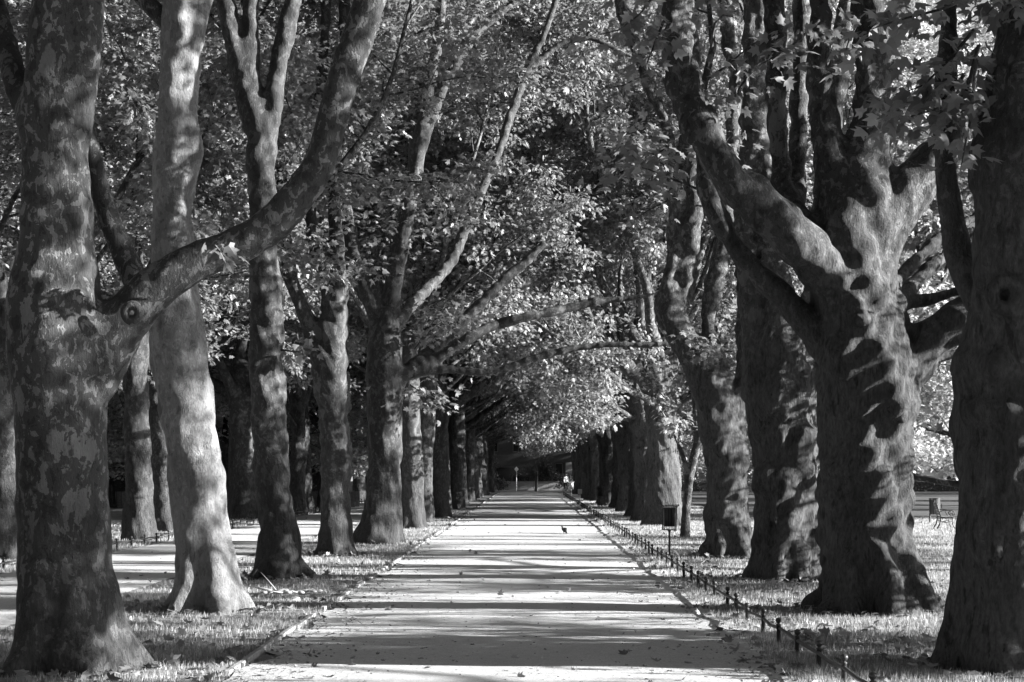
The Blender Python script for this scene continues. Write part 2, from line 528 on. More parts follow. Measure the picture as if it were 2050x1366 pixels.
class Crown:
    """grows limbs, branches and sprays of leaves from given starting stubs"""
    def __init__(s, seed, dens=1.0, size=(.115, .195), zmin=4.2, keep=None, bare=0.0, t0=.3):
        s.t0 = t0
        s.r = np.random.default_rng(seed)
        s.tubes, s.lp, s.ld, s.ln = [], [], [], []
        s.dens, s.size, s.zmin, s.keep, s.bare = dens, size, zmin, keep, bare

    def unit(s, v): return v / (np.linalg.norm(v) + 1e-9)

    def grow(s, p, d, r, L, lvl, up=.1):
        r_ = s.r
        step = (.9, .6, .4)[min(lvl, 2)]
        n = max(3, int(round(L / step)))
        P = [np.array(p, float)]; d = s.unit(np.array(d, float))
        for i in range(n):
            w = (.14, .2, .22)[min(lvl, 2)]
            bend = np.array([0, 0, up * (1 if lvl == 0 else .6)]) if lvl < 2 else np.array([0, 0, -.08])
            d = s.unit(d + r_.normal(size=3) * w + bend)
            if P[-1][2] < s.zmin + .5 and d[2] < 0.1: d[2] = abs(d[2]) * .5 + .1; d = s.unit(d)
            P.append(P[-1] + d * L / n)
        P = np.array(P)
        t = np.linspace(0, 1, n + 1)
        rad = r * (1 - .72 * t)
        s.tubes.append((P, rad))
        if lvl < 2:
            gap = (.95, .62)[lvl]
            m = max(2, int(L / gap))
            for j in range(m):
                tt = (s.t0 if lvl == 0 else .12) + ((1 - s.t0) if lvl == 0 else .88) * (j + r_.uniform(.2, .8)) / m
                q = P[min(int(tt * n), n - 1)] * (1 - (tt * n) % 1) + P[min(int(tt * n) + 1, n)] * ((tt * n) % 1)
                loc = s.unit(P[min(int(tt * n) + 1, n)] - P[min(int(tt * n), n - 1)])
                side = s.unit(np.cross(loc, r_.normal(size=3)))
                if lvl == 1: side = s.unit(side * np.array([1, 1, .55]))
                an = r_.uniform(.6, 1.15)
                nd = loc * math.cos(an) + side * math.sin(an)
                cl = (L * r_.uniform(.34, .6) * (1.12 - .55 * tt)) if lvl == 0 else r_.uniform(.9, 1.7)
                s.grow(q, nd, max(.012, r * (1 - .72 * tt) * .5), cl, lvl + 1, up * .3)
            s.grow(P[-1], d, max(.012, rad[-1] * .8), L * .35 if lvl == 0 else 1.1, lvl + 1, up * .3)
        if lvl >= 1 and not (s.bare and lvl == 2 and r_.random() < s.bare):
            s.spray(P if lvl == 2 else P[n // 2:], int((58 if lvl == 2 else 26) * s.dens * (L if lvl == 2 else 1.6)))

    def spray(s, P, n, spread=.27):
        r_ = s.r
        if n <= 0: return
        t = r_.uniform(.1, 1, n) * (len(P) - 1)
        i = np.minimum(t.astype(int), len(P) - 2); f = (t - i)[:, None]
        q = P[i] * (1 - f) + P[i + 1] * f
        off = r_.normal(size=(n, 3)) * np.array([spread, spread, spread * .55])
        d = off * np.array([1, 1, .4]) + r_.normal(size=(n, 3)) * .1
        d[:, 2] -= r_.uniform(0, .25, n)
        nn = r_.normal(size=(n, 3)) * .55 + np.array([0, 0, 1.0])
        pos = q + off
        m = pos[:, 2] > s.zmin * .6
        s.lp.append(pos[m]); s.ld.append(d[m]); s.ln.append(nn[m])

    def arrays(s, shape, minr=.0):
        r_ = s.r
        Vs, Ts, Qs, n = [], [], [], 0
        for P, rad in s.tubes:
            if rad[0] < minr: continue
            sides = 9 if rad[0] > .12 else (6 if rad[0] > .04 else 4)
            V, Q, T = tube_np(P, rad, sides, False)
            Vs.append(V); Qs.append(Q + n); n += len(V)
        V0 = np.concatenate(Vs) if Vs else np.zeros((0, 3)); Q0 = np.concatenate(Qs) if Qs else np.zeros((0, 4), int)
        pos = np.concatenate(s.lp); d = np.concatenate(s.ld); nn = np.concatenate(s.ln)
        if s.keep is not None:
            m = s.keep(pos); pos, d, nn = pos[m], d[m], nn[m]
        N = len(pos)
        V1, T1, var = leaves_np(pos, d, nn, r_.uniform(*s.size, N), shape, r_.uniform(0, 1, N), r_.uniform(.3, 1.8, N))
        return V0, Q0, V1, T1, var, N


def crown_mesh(c, shape, minr=0.0):
    V0, Q0, V1, T1, var, N = c.arrays(shape, minr)
    V = np.concatenate([V0, V1]); A = np.concatenate([np.zeros(len(V0)), var])
    me = raw_mesh('crown', V, T1 + len(V0), Q0 if len(Q0) else None, tmat=0, qmat=1, smooth_t=False, attr=A)
    return me, N


NLEAF = 0


def plane_tree(label, base, chains, vox, conts=(), sprays=(), seed=1, rough=False, lump=.03, k=.14, carve=(), fl=None,
               dens=1.0, zmin=5.5, group=None, burls=(), keep=None, shape=None, roots=None, name='plane_tree', crown_size=(.13, .23), bark=None, bare=0.0):
    """chains: world-space [(P, r)]; conts: (p, dir, r, L, lvl) world-space"""
    global NLEAF
    base = np.array(base, float)
    root = empty(name, base)
    tag(root, label, 'tree', group)
    ch = [(c[0] - base, c[1], *c[2:]) for c in chains]
    if roots:
        nr, r0, ext = roots
        rr = np.random.default_rng(seed + 99)
        for i in range(nr):
            a = 6.283 * (i + rr.uniform(-.25, .25)) / nr
            e = ext * rr.uniform(.85, 1.2)
            dx, dy = math.cos(a), math.sin(a)
            P = np.array([[dx * r0 * .55, dy * r0 * .55, .75], [dx * r0 * .8, dy * r0 * .8, .33], [dx * (r0 + e * .6), dy * (r0 + e * .6), .06], [dx * (r0 + e), dy * (r0 + e), -.1]])
            ch.append((*smooth_chain(P, [r0 * .32, r0 * .3, r0 * .2, r0 * .12]), .2))
    cv = [(np.array(c) - base, r) for c, r in carve]
    V, Q = sdf_tree(ch, vox, k, lump, seed, cv, fl)
    me = raw_mesh('trunk', V, None, Q)
    link('trunk', me, bark or (M_BARK_ROUGH if rough else M_BARK), root)
    cr = Crown(seed * 13 + 5, dens, zmin=zmin, size=crown_size, bare=bare)
    if keep is not None: cr.keep = lambda p: keep(p + base)
    for p, d, r, L, lvl, *bough in conts:
        cr.bare, cr.dens = (.6, .75) if bough else (bare, dens)
        z0 = cr.zmin
        if bough: cr.zmin = 1.0
        cr.grow(np.array(p) - base, d, r, L, lvl, 0.0 if bough else .1)
        cr.zmin = z0
    cr.bare, cr.dens = bare, dens
    for P, n, sp in sprays:
        P = np.array(P) - base
        cr.tubes.append((P, np.linspace(.022, .006, len(P))))
        z0 = cr.zmin; cr.zmin = -9; cr.spray(P, n, sp); cr.zmin = z0
    if cr.lp:
        me, N = crown_mesh(cr, shape or LEAF_HI)
        NLEAF += N
        link('crown', me, [M_LEAF, M_BARK], root)
    for c, r, s in burls:
        rr = np.random.default_rng(s)
        b = []
        for q in range(26):
            o = rr.normal(size=3); o /= np.linalg.norm(o); o[1] = -abs(o[1])
            p = np.array(c) - base + o * r * .75 * np.array([1, .7, 1])
            b.append((np.array([p, p + [0, 0, .001]]), np.full(2, r * rr.uniform(.16, .34)), .03))
        p = np.array(c) - base
        b.append((np.array([p, p + [0, .02, 0]]), np.full(2, r * .8), .05))
        V, Q = sdf_tree(b, max(.012, r / 14), .03, .006, s)
        o = link('burl', raw_mesh('burl', V, None, Q), M_BARK_ROUGH, root)
        o['label'] = 'knobbly rounded burl'
    return root


def PX(Y, pts):
    """photo chain [(x, y, width[, dy])] at depth Y -> smooth world chain"""
    P, r = [], []
    for p in pts:
        yy = Y + (p[3] if len(p) > 3 else 0)
        P.append(W(p[0], p[1], yy)); r.append(max(p[2] / 2 * yy / FPX * .95 - (.018 if p[2] * yy / FPX > .3 else .004), .006))
    return smooth_chain(P, r)


def cont(chain, L, lvl=0, spread=None, scale=.95):
    P, r = chain
    d = P[-1] - P[-3] if len(P) > 3 else P[-1] - P[0]
    d = d / np.linalg.norm(d)
    if spread is not None: d = d + np.array(spread)
    return (P[-1], d, r[-1] * scale, L, lvl)


def SP(Y, pts, n, sp):
    return (np.array([W(x, y, Y + (q[0] if q else 0)) for x, y, *q in pts]), n, sp)


def boughs(Y, X, seed, n, z=(2.0, 3.2), L=(5.5, 8.5)):
    """outer boughs on the lawn side of a right-hand tree, added to throw shade"""
    r_ = np.random.default_rng(seed); out = []
    for i in range(n):
        a = r_.uniform(-.75, .75)
        out.append((np.array([X + .5, Y + .3 * a, r_.uniform(*z)]), (math.cos(a), math.sin(a), r_.uniform(-.03, .1)), r_.uniform(.06, .1), r_.uniform(*L), 0, 1))
    return out


# ================================================================== the nine nearest plane trees
AVG = 'plane trees lining the path'

# ---- left row, nearest
Y = 17.72
t = PX(Y, [(152, 1362, 215), (150, 1335, 212), (142, 1280, 205), (133, 1200, 200), (128, 1100, 194), (123, 950, 190), (120, 800, 196), (117, 700, 212),
           (108, 600, 196), (113, 500, 160), (115, 400, 152), (113, 300, 138), (112, 200, 134), (118, 100, 136), (130, 0, 132), (140, -90, 120)])
big = PX(Y, [(170, 735, 120), (215, 690, 112), (262, 628, 104), (330, 562, 92), (410, 518, 82), (500, 480, 78), (575, 420, 77), (635, 335, 76), (662, 250, 72),
             (690, 150, 69), (728, 40, 66), (765, -80, 60)])
back = PX(Y, [(150, 650, 60, .35), (235, 545, 60, .7), (275, 545, 66, .75), (232, 470, 44, .7), (205, 400, 38, .6), (186, 320, 34, .5), (165, 240, 30, .4), (150, 170, 26, .3)])
back = PX(Y, [(290, 600, 60, .3), (262, 540, 58, .55), (232, 470, 45, .6), (206, 400, 38, .6), (186, 320, 34, .6), (172, 240, 30, .7), (160, 120, 26, .9), (150, -60, 24, 1.1)])
lft = PX(Y, [(75, 260, 70), (38, 180, 52, .2), (12, 90, 46, .4), (-10, 0, 44, .7), (-30, -80, 40, 1)])
lobe = PX(Y, [(160, 260, 40, -.05), (172, 150, 44, -.1), (178, 40, 46, -.1), (182, -80, 42)])
swell = PX(Y, [(215, 770, 40, -.1), (222, 725, 62, -.1), (235, 690, 50, -.1)])
kn = W(265, 627, Y - .37)
ring = (np.array([kn + [.075 * math.cos(a), -.01, .085 * math.sin(a)] for a in np.linspace(0, 6.28, 12)]), np.full(12, .03), .1)
L1 = plane_tree('thick mottled plane tree at left with a long bare limb sweeping up to the right', [*W(150, 1340, Y)[:2], 0],
                [t, big, back, lft, lobe, swell, ring], .027,
                [cont(t, 9), cont(big, 9, 0, (.1, .2, .3)), cont(lft, 7), cont(back, 6), cont(lobe, 8, 0, (.3, -.2, 0))],
                [SP(Y, [(440, 500, -.5), (430, 492, -.62), (450, 515, -.62)], 14, .07)], 11, False, .014, .18, [(kn - np.array([0, .045, 0]), .034)],
                (0, 0, 5, .05, .5), roots=(6, .48, .3), zmin=7, group=AVG, dens=.8)

# ---- left row, second (leaning, sunlit)
Y = 25.3
t = PX(Y, [(425, 1240, 150), (422, 1218, 142), (412, 1150, 124), (400, 1050, 114), (391, 950, 111), (376, 850, 114), (362, 750, 117), (357, 690, 114), (352, 620, 98),
           (349, 520, 86), (347, 420, 84), (352, 330, 88), (354, 280, 86), (355, 200, 77), (360, 100, 77), (364, 20, 80), (362, -90, 68)])
fork = PX(Y, [(378, 70, 56), (400, 10, 42), (425, -60, 38), (450, -120, 36)])
knob = PX(Y, [(375, 330, 40), (388, 300, 36), (378, 270, 36)])
plane_tree('leaning plane tree with a brightly sunlit bare trunk, second from the left of the picture', [*W(422, 1220, Y)[:2], 0],
           [t, fork, knob], .033, [cont(t, 9), cont(fork, 8, 0, (.3, 0, 0)), (t[0][-6], (-.7, .3, .6), .14, 7, 0), (t[0][-3], (.2, .9, .5), .12, 7, 0)], [], 12, False, .03, .15, (),
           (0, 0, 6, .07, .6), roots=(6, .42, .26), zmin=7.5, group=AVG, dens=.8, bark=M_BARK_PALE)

# ---- left row, third (dark slim trunk forking into three)
Y = 33.0
t = PX(Y, [(558, 1172, 110), (557, 1155, 98), (555, 1110, 84), (550, 1000, 78), (542, 900, 74), (536, 800, 72), (532, 700, 72), (534, 600, 70), (530, 500, 63), (526, 400, 62), (520, 300, 62), (512, 220, 60)])
a = PX(Y, [(512, 250, 52), (488, 170, 50), (470, 90, 46), (455, 20, 44), (440, -60, 40)])
b = PX(Y, [(512, 240, 44), (503, 150, 40), (502, 60, 38), (500, -60, 36)])
c = PX(Y, [(528, 330, 40), (544, 240, 42), (553, 160, 42), (568, 80, 40), (588, 0, 38), (604, -70, 34)])
plane_tree('slim dark plane tree splitting into three stems beside the leaning sunlit one', [*W(557, 1157, Y)[:2], 0], [t, a, b, c], .036,
           [cont(a, 8), cont(b, 9), cont(c, 8, 0, (.2, 0, 0))], [SP(Y, [(560, 700), (590, 705), (625, 695)], 24, .16)], 13, False, .025, .15, (), (0, 0, 5, .04, .4),
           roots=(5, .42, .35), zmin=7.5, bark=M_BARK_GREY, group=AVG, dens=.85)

# ---- left row, fourth (straight pollard)
Y = 41.9
t = PX(Y, [(672, 1125, 72), (672, 1110, 66), (672, 1050, 61), (671, 950, 61), (669, 850, 64), (664, 770, 70), (660, 715, 76), (668, 660, 58), (673, 600, 50), (674, 560, 44)])
a = PX(Y, [(662, 600, 34), (645, 540, 31), (632, 490, 28), (624, 440, 27), (621, 370, 27), (626, 300, 24), (640, 200, 22), (650, 90, 20), (655, -40, 18)])
b = PX(Y, [(674, 570, 36), (676, 500, 32), (669, 410, 29), (672, 330, 28), (682, 240, 26), (690, 130, 24), (690, 20, 22), (694, -60, 20)])
c = PX(Y, [(640, 715, 40), (618, 650, 34), (598, 600, 32), (582, 550, 30), (572, 480, 28), (566, 400, 24), (560, 300, 22)])
plane_tree('straight pollarded plane tree with a pale band low on its trunk, left of the path', [*W(672, 1112, Y)[:2], 0], [t, a, b, c], .04,
           [cont(a, 7), cont(b, 8), cont(c, 7)],
           [SP(Y, [(672, 575), (700, 545), (720, 520)], 70, .3), SP(Y, [(640, 700), (610, 690), (580, 700)], 40, .3), SP(Y, [(660, 420), (700, 390), (740, 400)], 90, .42),
            SP(Y, [(640, 360), (690, 340), (720, 330)], 70, .42), SP(Y, [(600, 200), (590, 180), (560, 160)], 60, .5)], 14, False, .03, .15, (), (0, 0, 5, .04, .4),
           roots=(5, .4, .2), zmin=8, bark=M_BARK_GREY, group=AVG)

# ---- left row, fifth (branching low over the path)
Y = 49.3
t = PX(Y, [(755, 1102, 112), (757, 1085, 100), (764, 1040, 82), (769, 950, 72), (771, 860, 71), (772, 790, 78), (772, 740, 80), (774, 690, 66), (778, 640, 46)])
a = PX(Y, [(768, 700, 46), (754, 640, 40), (736, 590, 36), (715, 530, 34), (700, 470, 31), (690, 400, 28), (684, 300, 24), (690, 180, 20)])
b = PX(Y, [(776, 670, 42), (786, 600, 36), (796, 520, 38), (808, 460, 38), (822, 400, 38), (832, 340, 34), (842, 275, 31), (857, 215, 28), (868, 130, 25), (880, 50, 23), (890, -60, 20)])
b2 = PX(Y, [(838, 300, 34), (862, 235, 28), (890, 170, 24), (918, 118, 21), (950, 70, 20), (995, 30, 17), (1040, -5, 14), (1075, -60, 11)])
stub = PX(Y, [(770, 655, 26), (758, 610, 24), (755, 560, 23), (757, 530, 20)])
dg = PX(Y, [(790, 660, 30, 1), (825, 610, 27, 2), (862, 572, 25, 3), (905, 520, 25, 3.5), (935, 450, 23, 4), (965, 380, 21, 4.5), (1000, 300, 20, 5), (1030, 210, 19, 5.5), (1055, 140, 17, 6), (1085, 80, 15, 6), (1110, 10, 12, 6), (1130, -60, 10, 6)])
dg2 = PX(Y, [(1050, 150, 17, 6), (1090, 112, 14, 6), (1130, 85, 13, 6), (1185, 78, 11, 6), (1235, 100, 10, 6)])
up1 = PX(Y, [(790, 762, 40), (825, 738, 30), (865, 700, 26, .3), (910, 660, 25, .6), (960, 610, 25, .9), (1010, 560, 22, 1.2), (1055, 522, 19, 1.5), (1085, 490, 13, 1.5)])
up2 = PX(Y, [(830, 735, 34), (880, 715, 25), (935, 678, 24), (990, 652, 21, .5), (1050, 636, 20, .5), (1120, 621, 18, .8), (1190, 605, 18, 1), (1265, 597, 13, 1), (1310, 588, 7, 1)])
hz = PX(Y, [(810, 745, 34), (850, 742, 22), (905, 740, 17), (960, 746, 17), (1012, 738, 15), (1075, 716, 15), (1150, 698, 14), (1225, 690, 14), (1300, 691, 11), (1345, 686, 7)])
plane_tree('plane tree branching low, with long thin limbs reaching right across the path', [*W(757, 1087, Y)[:2], 0],
           [t, a, b, b2, stub, dg, dg2, up1, up2, hz], .042,
           [cont(a, 7), cont(b, 8), cont(b2, 5, 0), cont(dg, 7, 0), cont(dg2, 1.2, 2)],
           [SP(Y, [(830, 700, -.5), (870, 640, -.8), (905, 630, -1)], 130, .42), SP(Y, [(860, 610, -.5), (900, 650, -1), (930, 640, -1)], 100, .38), SP(Y, [(770, 560), (760, 540), (740, 550)], 70, .4),
            SP(Y, [(800, 420), (850, 400), (880, 430)], 90, .5), SP(Y, [(740, 480), (780, 470), (820, 480)], 110, .5), SP(Y, [(820, 770), (850, 790), (880, 800)], 130, .45),
            SP(Y, [(960, 440, 3), (990, 430, 3), (1010, 450, 3)], 60, .4),
            SP(Y, [(700, 420), (680, 430), (650, 420)], 80, .45)],
           15, False, .03, .16, (), (0, 0, 6, .06, .5), roots=(6, .45, .3), zmin=7, dens=.75, bark=M_BARK_GREY, group=AVG)

# ---- right row, nearest
Y = 17.95
t = PX(Y, [(2018, 1360, 270), (2018, 1325, 258), (2016, 1250, 244), (2018, 1150, 234), (2022, 1000, 232), (2026, 900, 226), (2030, 800, 232), (2030, 700, 220), (2038, 600, 206), (2044, 500, 204),
           (2050, 400, 204), (2054, 300, 202), (2062, 200, 204), (2078, 100, 182), (2092, 0, 170), (2100, -90, 150)])
a = PX(Y, [(1985, 640, 70, .4), (1945, 575, 58, .6), (1920, 510, 54, .75), (1905, 440, 52, .8), (1896, 360, 50, .8), (1890, 270, 48, .8), (1894, 160, 42, .8), (1900, 40, 38, .8), (1905, -80, 34, .8)])
rg = PX(Y, [(2110, 560, 120), (2180, 480, 90), (2250, 380, 80), (2310, 250, 74), (2350, 100, 66), (2370, -60, 60)])
b1 = PX(Y, [(1990, 760, 70, -.35), (2000, 735, 90, -.4), (2030, 740, 60, -.42)])
b2 = PX(Y, [(1950, 830, 60, -.2), (1975, 820, 70, -.36), (2010, 830, 60, -.42)])
b3 = PX(Y, [(1925, 740, 40, -.1), (1932, 720, 46, -.12)])
b4 = PX(Y, [(2030, 1065, 60, -.42), (2036, 1040, 70, -.46), (2044, 1020, 60, -.46)])
kn = W(2012, 590, Y - .56)
ring = (np.array([kn + [.12 * math.cos(q), .03, .13 * math.sin(q)] for q in np.linspace(0, 6.28, 14)]), np.full(14, .05), .16)
plane_tree('massive dark plane tree cut off by the right edge of the picture', [*W(2018, 1335, Y)[:2], 0], [t, a, rg, b1, b2, b3, b4, ring], .03,
           [cont(t, 9), cont(a, 7), cont(rg, 8)] + boughs(17.95, 5, 1, 4) + [q[:5] for q in boughs(17.6, 5.2, 8, 5, (5.6, 8.6), (6, 8))],  # lower boughs streak the path; upper ones added to shade the left trunk
           [SP(Y, [(1950, 60, -.5), (1900, 120, -.3), (1850, 170), (1800, 190)], 60, .24), SP(Y, [(1960, 90, -.5), (1935, 180, -.3), (1900, 240), (1880, 285)], 55, .2),
            SP(Y, [(1930, 150, -.4), (1870, 220, -.2), (1800, 240), (1770, 250)], 48, .2), SP(Y, [(1940, 0, -.4), (1880, 20, -.3), (1800, 40), (1740, 60)], 60, .24),
            SP(Y, [(2030, -30, -.4), (2000, 0, -.5), (1975, 30, -.5)], 50, .2), SP(Y, [(1955, 120, -.6), (1945, 230, -.6), (1930, 300, -.6), (1925, 330, -.6)], 20, .1)],
           21, True, .034, .14, [(kn - np.array([0, .05, 0]), .045)], (0, 0, 5, .06, .6), roots=(6, .48, .22), zmin=1.7, bare=.15, group=AVG, dens=1.3)

# ---- right row, second (the big many-stemmed one)
Y = 25.3
t = PX(Y, [(1748, 1245, 225), (1748, 1222, 214), (1742, 1160, 196), (1735, 1050, 183), (1731, 950, 180), (1729, 860, 184), (1735, 790, 204), (1737, 720, 206), (1728, 650, 186), (1712, 580, 172), (1704, 500, 158), (1708, 430, 150), (1722, 370, 128)])
m1 = PX(Y, [(1718, 420, 124), (1732, 330, 96), (1737, 250, 80), (1738, 160, 74), (1738, 60, 68), (1735, -80, 60)])
m1b = PX(Y, [(1752, 330, 60), (1765, 220, 44), (1768, 120, 40), (1790, 30, 44), (1830, -40, 44), (1860, -100, 40)])
m2 = PX(Y, [(1690, 440, 90), (1668, 350, 76), (1656, 270, 68), (1648, 180, 58), (1644, 100, 52), (1640, 0, 48), (1636, -80, 44)])
ul = PX(Y, [(1660, 520, 80), (1635, 465, 58), (1600, 432, 52), (1572, 395, 58, .3), (1560, 330, 50, .4), (1555, 230, 48, .4), (1554, 120, 46, .4), (1550, 0, 40, .4), (1545, -80, 36, .4)])
ul2 = PX(Y, [(1590, 425, 48, .3), (1596, 350, 42, .7), (1598, 260, 42, .8), (1600, 160, 40, .8), (1604, 60, 36, .8), (1606, -70, 32, .8)])
bigl = PX(Y, [(1690, 580, 110, -.1), (1640, 530, 104, -.3), (1585, 478, 98, -.5), (1520, 415, 92, -.6), (1455, 345, 88, -.7), (1405, 262, 84, -.7), (1375, 180, 78, -.7), (1358, 90, 74, -.7), (1350, 0, 70, -.7), (1345, -90, 62, -.7)])
lowl = PX(Y, [(1670, 710, 90), (1620, 650, 62), (1570, 595, 54), (1525, 555, 52), (1485, 510, 50), (1450, 455, 46), (1425, 405, 40), (1410, 340, 30), (1405, 260, 24)])
rt = PX(Y, [(1765, 470, 80), (1800, 390, 82), (1845, 335, 66), (1890, 295, 58), (1940, 250, 54), (2000, 190, 46), (2060, 110, 40)])
rt2 = PX(Y, [(1770, 540, 40), (1800, 480, 34), (1830, 430, 32), (1868, 372, 28), (1910, 300, 26, .3), (1960, 200, 22, .6)])
rt3 = PX(Y, [(1770, 590, 40), (1815, 540, 30, .3), (1850, 505, 28, .5), (1895, 470, 26, .8), (1960, 430, 22, 1)])
rt4 = PX(Y, [(1775, 620, 40), (1825, 575, 30, .5), (1870, 530, 28, .8), (1930, 490, 24, 1.2), (2000, 450, 20, 1.5)])
lowr = PX(Y, [(1770, 790, 120), (1812, 735, 96), (1850, 690, 86), (1900, 650, 82), (1960, 615, 76), (2030, 570, 66), (2110, 500, 56)])
lowr2 = PX(Y, [(1770, 640, 40, .2), (1815, 608, 26, .3), (1870, 597, 24, .3), (1935, 576, 22, .3), (2020, 540, 20, .3)])
lowr3 = PX(Y, [(1840, 735, 30, .3), (1880, 716, 22, .4), (1930, 706, 18, .4), (2000, 690, 16, .5)])
bs = [PX(Y, [(x - 8, y + 6, w, -.35), (x, y, w * 1.2, -.42), (x + 8, y - 4, w, -.35)]) for x, y, w in ((1795, 800, 66), (1700, 720, 80), (1760, 745, 80))]
bs = [(*q, .22) for q in bs]
rootbig = [PX(Y, [(1740, 1080, 60, -.5), (1770, 1150, 60, -.62), (1790, 1205, 50, -.8), (1800, 1232, 40, -.9)]), PX(Y, [(1800, 1080, 60, -.2), (1830, 1150, 56, -.3), (1860, 1205, 44, -.4), (1880, 1226, 30, -.4)]),
           PX(Y, [(1700, 1120, 50, -.5), (1705, 1180, 50, -.6), (1710, 1226, 40, -.75)])]
plane_tree('huge gnarled plane tree with many stems fanning out of a burled trunk', [*W(1745, 1222, Y)[:2], 0],
           [t, m1, m1b, m2, ul, ul2, bigl, lowl, rt, rt2, rt3, rt4, lowr, lowr2, lowr3] + bs + rootbig, .036,
           [cont(m1, 8), cont(m2, 8), cont(ul, 7), cont(ul2, 6), cont(bigl, 9, 0, (-.1, 0, .2)), cont(lowl, 2.5, 1), cont(rt, 6), cont(rt3, 2.6, 1), cont(rt4, 2.6, 1), cont(lowr, 6, 0, (0, 0, .3)), cont(m1b, 7), cont(lowr3, 2.2, 1)],
           [SP(Y, [(1330, 40, -1.2), (1310, 90, -1.3), (1290, 140, -1.4)], 50, .22), SP(Y, [(1310, -10, -1.2), (1280, 30, -1.4), (1240, 60, -1.5), (1200, 70, -1.5)], 60, .26),
            SP(Y, [(1640, 40, -1), (1600, 80, -1.1), (1560, 110, -1.2), (1520, 130, -1.2)], 60, .28), SP(Y, [(1500, 150, -1), (1470, 190, -1), (1440, 200, -1)], 34, .2),
            SP(Y, [(1720, 40, -.8), (1700, 80, -1), (1690, 110, -1)], 30, .2), SP(Y, [(1330, 300, .8), (1310, 310, .8), (1270, 290, .8)], 50, .3),
            SP(Y, [(1400, 380, .5), (1350, 360, .6), (1300, 340, .8), (1260, 330, 1)], 60, .3)],
           22, True, .045, .10, (), (0, 0, 7, .08, .55), roots=(5, .6, .4), zmin=1.7, bare=.5, group=AVG, dens=.7,
           burls=[(W(1725, 640, Y - .62), .16, 5), (W(1800, 830, Y - .5), .15, 6)])

# ---- right row, third
Y = 32.6
t = PX(Y, [(1572, 1180, 158), (1572, 1158, 150), (1571, 1100, 138), (1571, 1000, 133), (1569, 900, 130), (1562, 820, 150), (1560, 760, 158), (1552, 690, 130)])
a = PX(Y, [(1530, 760, 80), (1512, 690, 58), (1500, 610, 50), (1494, 530, 46), (1490, 430, 42), (1498, 320, 40), (1505, 200, 38), (1500, 80, 34), (1495, -60, 30)])
b = PX(Y, [(1570, 720, 90), (1560, 640, 74), (1552, 560, 64), (1540, 470, 58), (1530, 360, 54), (1525, 240, 50), (1528, 120, 46), (1520, 0, 42), (1515, -70, 38)])
c = PX(Y, [(1590, 730, 80), (1615, 650, 66), (1630, 560, 56), (1640, 460, 50, .5), (1650, 340, 46, .5), (1670, 200, 42, .5), (1690, 60, 38, .5), (1700, -60, 34, .5)])
d = PX(Y, [(1590, 840, 50), (1615, 790, 40), (1640, 740, 34), (1680, 690, 30), (1740, 640, 28)])
bs = [PX(Y, [(x - 6, y + 6, w, -.3), (x, y, w * 1.2, -.4), (x + 6, y - 4, w, -.3)]) for x, y, w in ((1610, 880, 50), (1560, 800, 90), (1595, 920, 60), (1545, 960, 60))]
bs = [(*q, .22) for q in bs]
plane_tree('broad dark burr-covered plane tree, third along the right edge of the path', [*W(1572, 1160, Y)[:2], 0], [t, a, b, c, d] + bs, .042,
           [cont(a, 7), cont(b, 8), cont(c, 8), cont(d, 4)] + boughs(32.6, 5, 3, 1), [SP(Y, [(1470, 260, -1), (1440, 300, -1), (1420, 330, -1)], 40, .3)], 23, True, .05, .2, (), (0, 0, 6, .07, .5), roots=(6, .56, .18), zmin=1.7, bare=.3, group=AVG)

# ---- right row, fourth (leaning two-stemmed)
Y = 41.2
t = PX(Y, [(1458, 1132, 112), (1458, 1112, 102), (1459, 1060, 92), (1458, 980, 90), (1452, 900, 96), (1440, 830, 92), (1425, 770, 86)])
l = PX(Y, [(1425, 790, 84), (1395, 720, 66), (1365, 670, 66), (1342, 628, 64), (1340, 590, 52), (1346, 540, 32), (1350, 480, 28), (1346, 410, 27), (1342, 330, 26), (1330, 240, 28), (1300, 170, 28), (1275, 100, 28), (1250, 30, 30), (1225, -60, 28)])
l2 = PX(Y, [(1350, 620, 50), (1372, 570, 44), (1386, 500, 43), (1388, 420, 42), (1384, 340, 40), (1380, 240, 36), (1385, 120, 32), (1390, -50, 28)])
r1 = PX(Y, [(1445, 830, 54), (1445, 760, 40), (1425, 700, 34), (1418, 650, 36), (1428, 590, 42), (1440, 520, 40), (1452, 450, 36), (1462, 380, 34), (1466, 280, 32), (1470, 160, 30), (1455, 60, 28), (1445, -50, 26)])
r2 = PX(Y, [(1470, 840, 50), (1486, 770, 36), (1490, 690, 32), (1488, 600, 30), (1484, 520, 28), (1488, 420, 26), (1500, 300, 24)])
plane_tree('plane tree at right with an elbowed limb splitting into two upright stems', [*W(1458, 1115, Y)[:2], 0], [t, l, l2, r1, r2], .042,
           [cont(l, 6), cont(l2, 7), cont(r1, 7), cont(r2, 6)],
           [SP(Y, [(1400, 730, -.5), (1390, 690, -.7), (1360, 660, -.8)], 45, .16), SP(Y, [(1410, 740, -.5), (1420, 700, -.7), (1400, 670, -.8)], 45, .16),
            SP(Y, [(1330, 330), (1290, 310), (1240, 320)], 80, .4), SP(Y, [(1320, 250), (1290, 260), (1250, 270)], 80, .4), SP(Y, [(1290, 150), (1250, 170), (1200, 180)], 70, .45),
            SP(Y, [(1340, 400), (1300, 420), (1270, 440)], 60, .4)],
           24, True, .04, .17, (), (0, 0, 6, .06, .5), roots=(6, .5, .28), zmin=1.7, bare=.3, group=AVG)

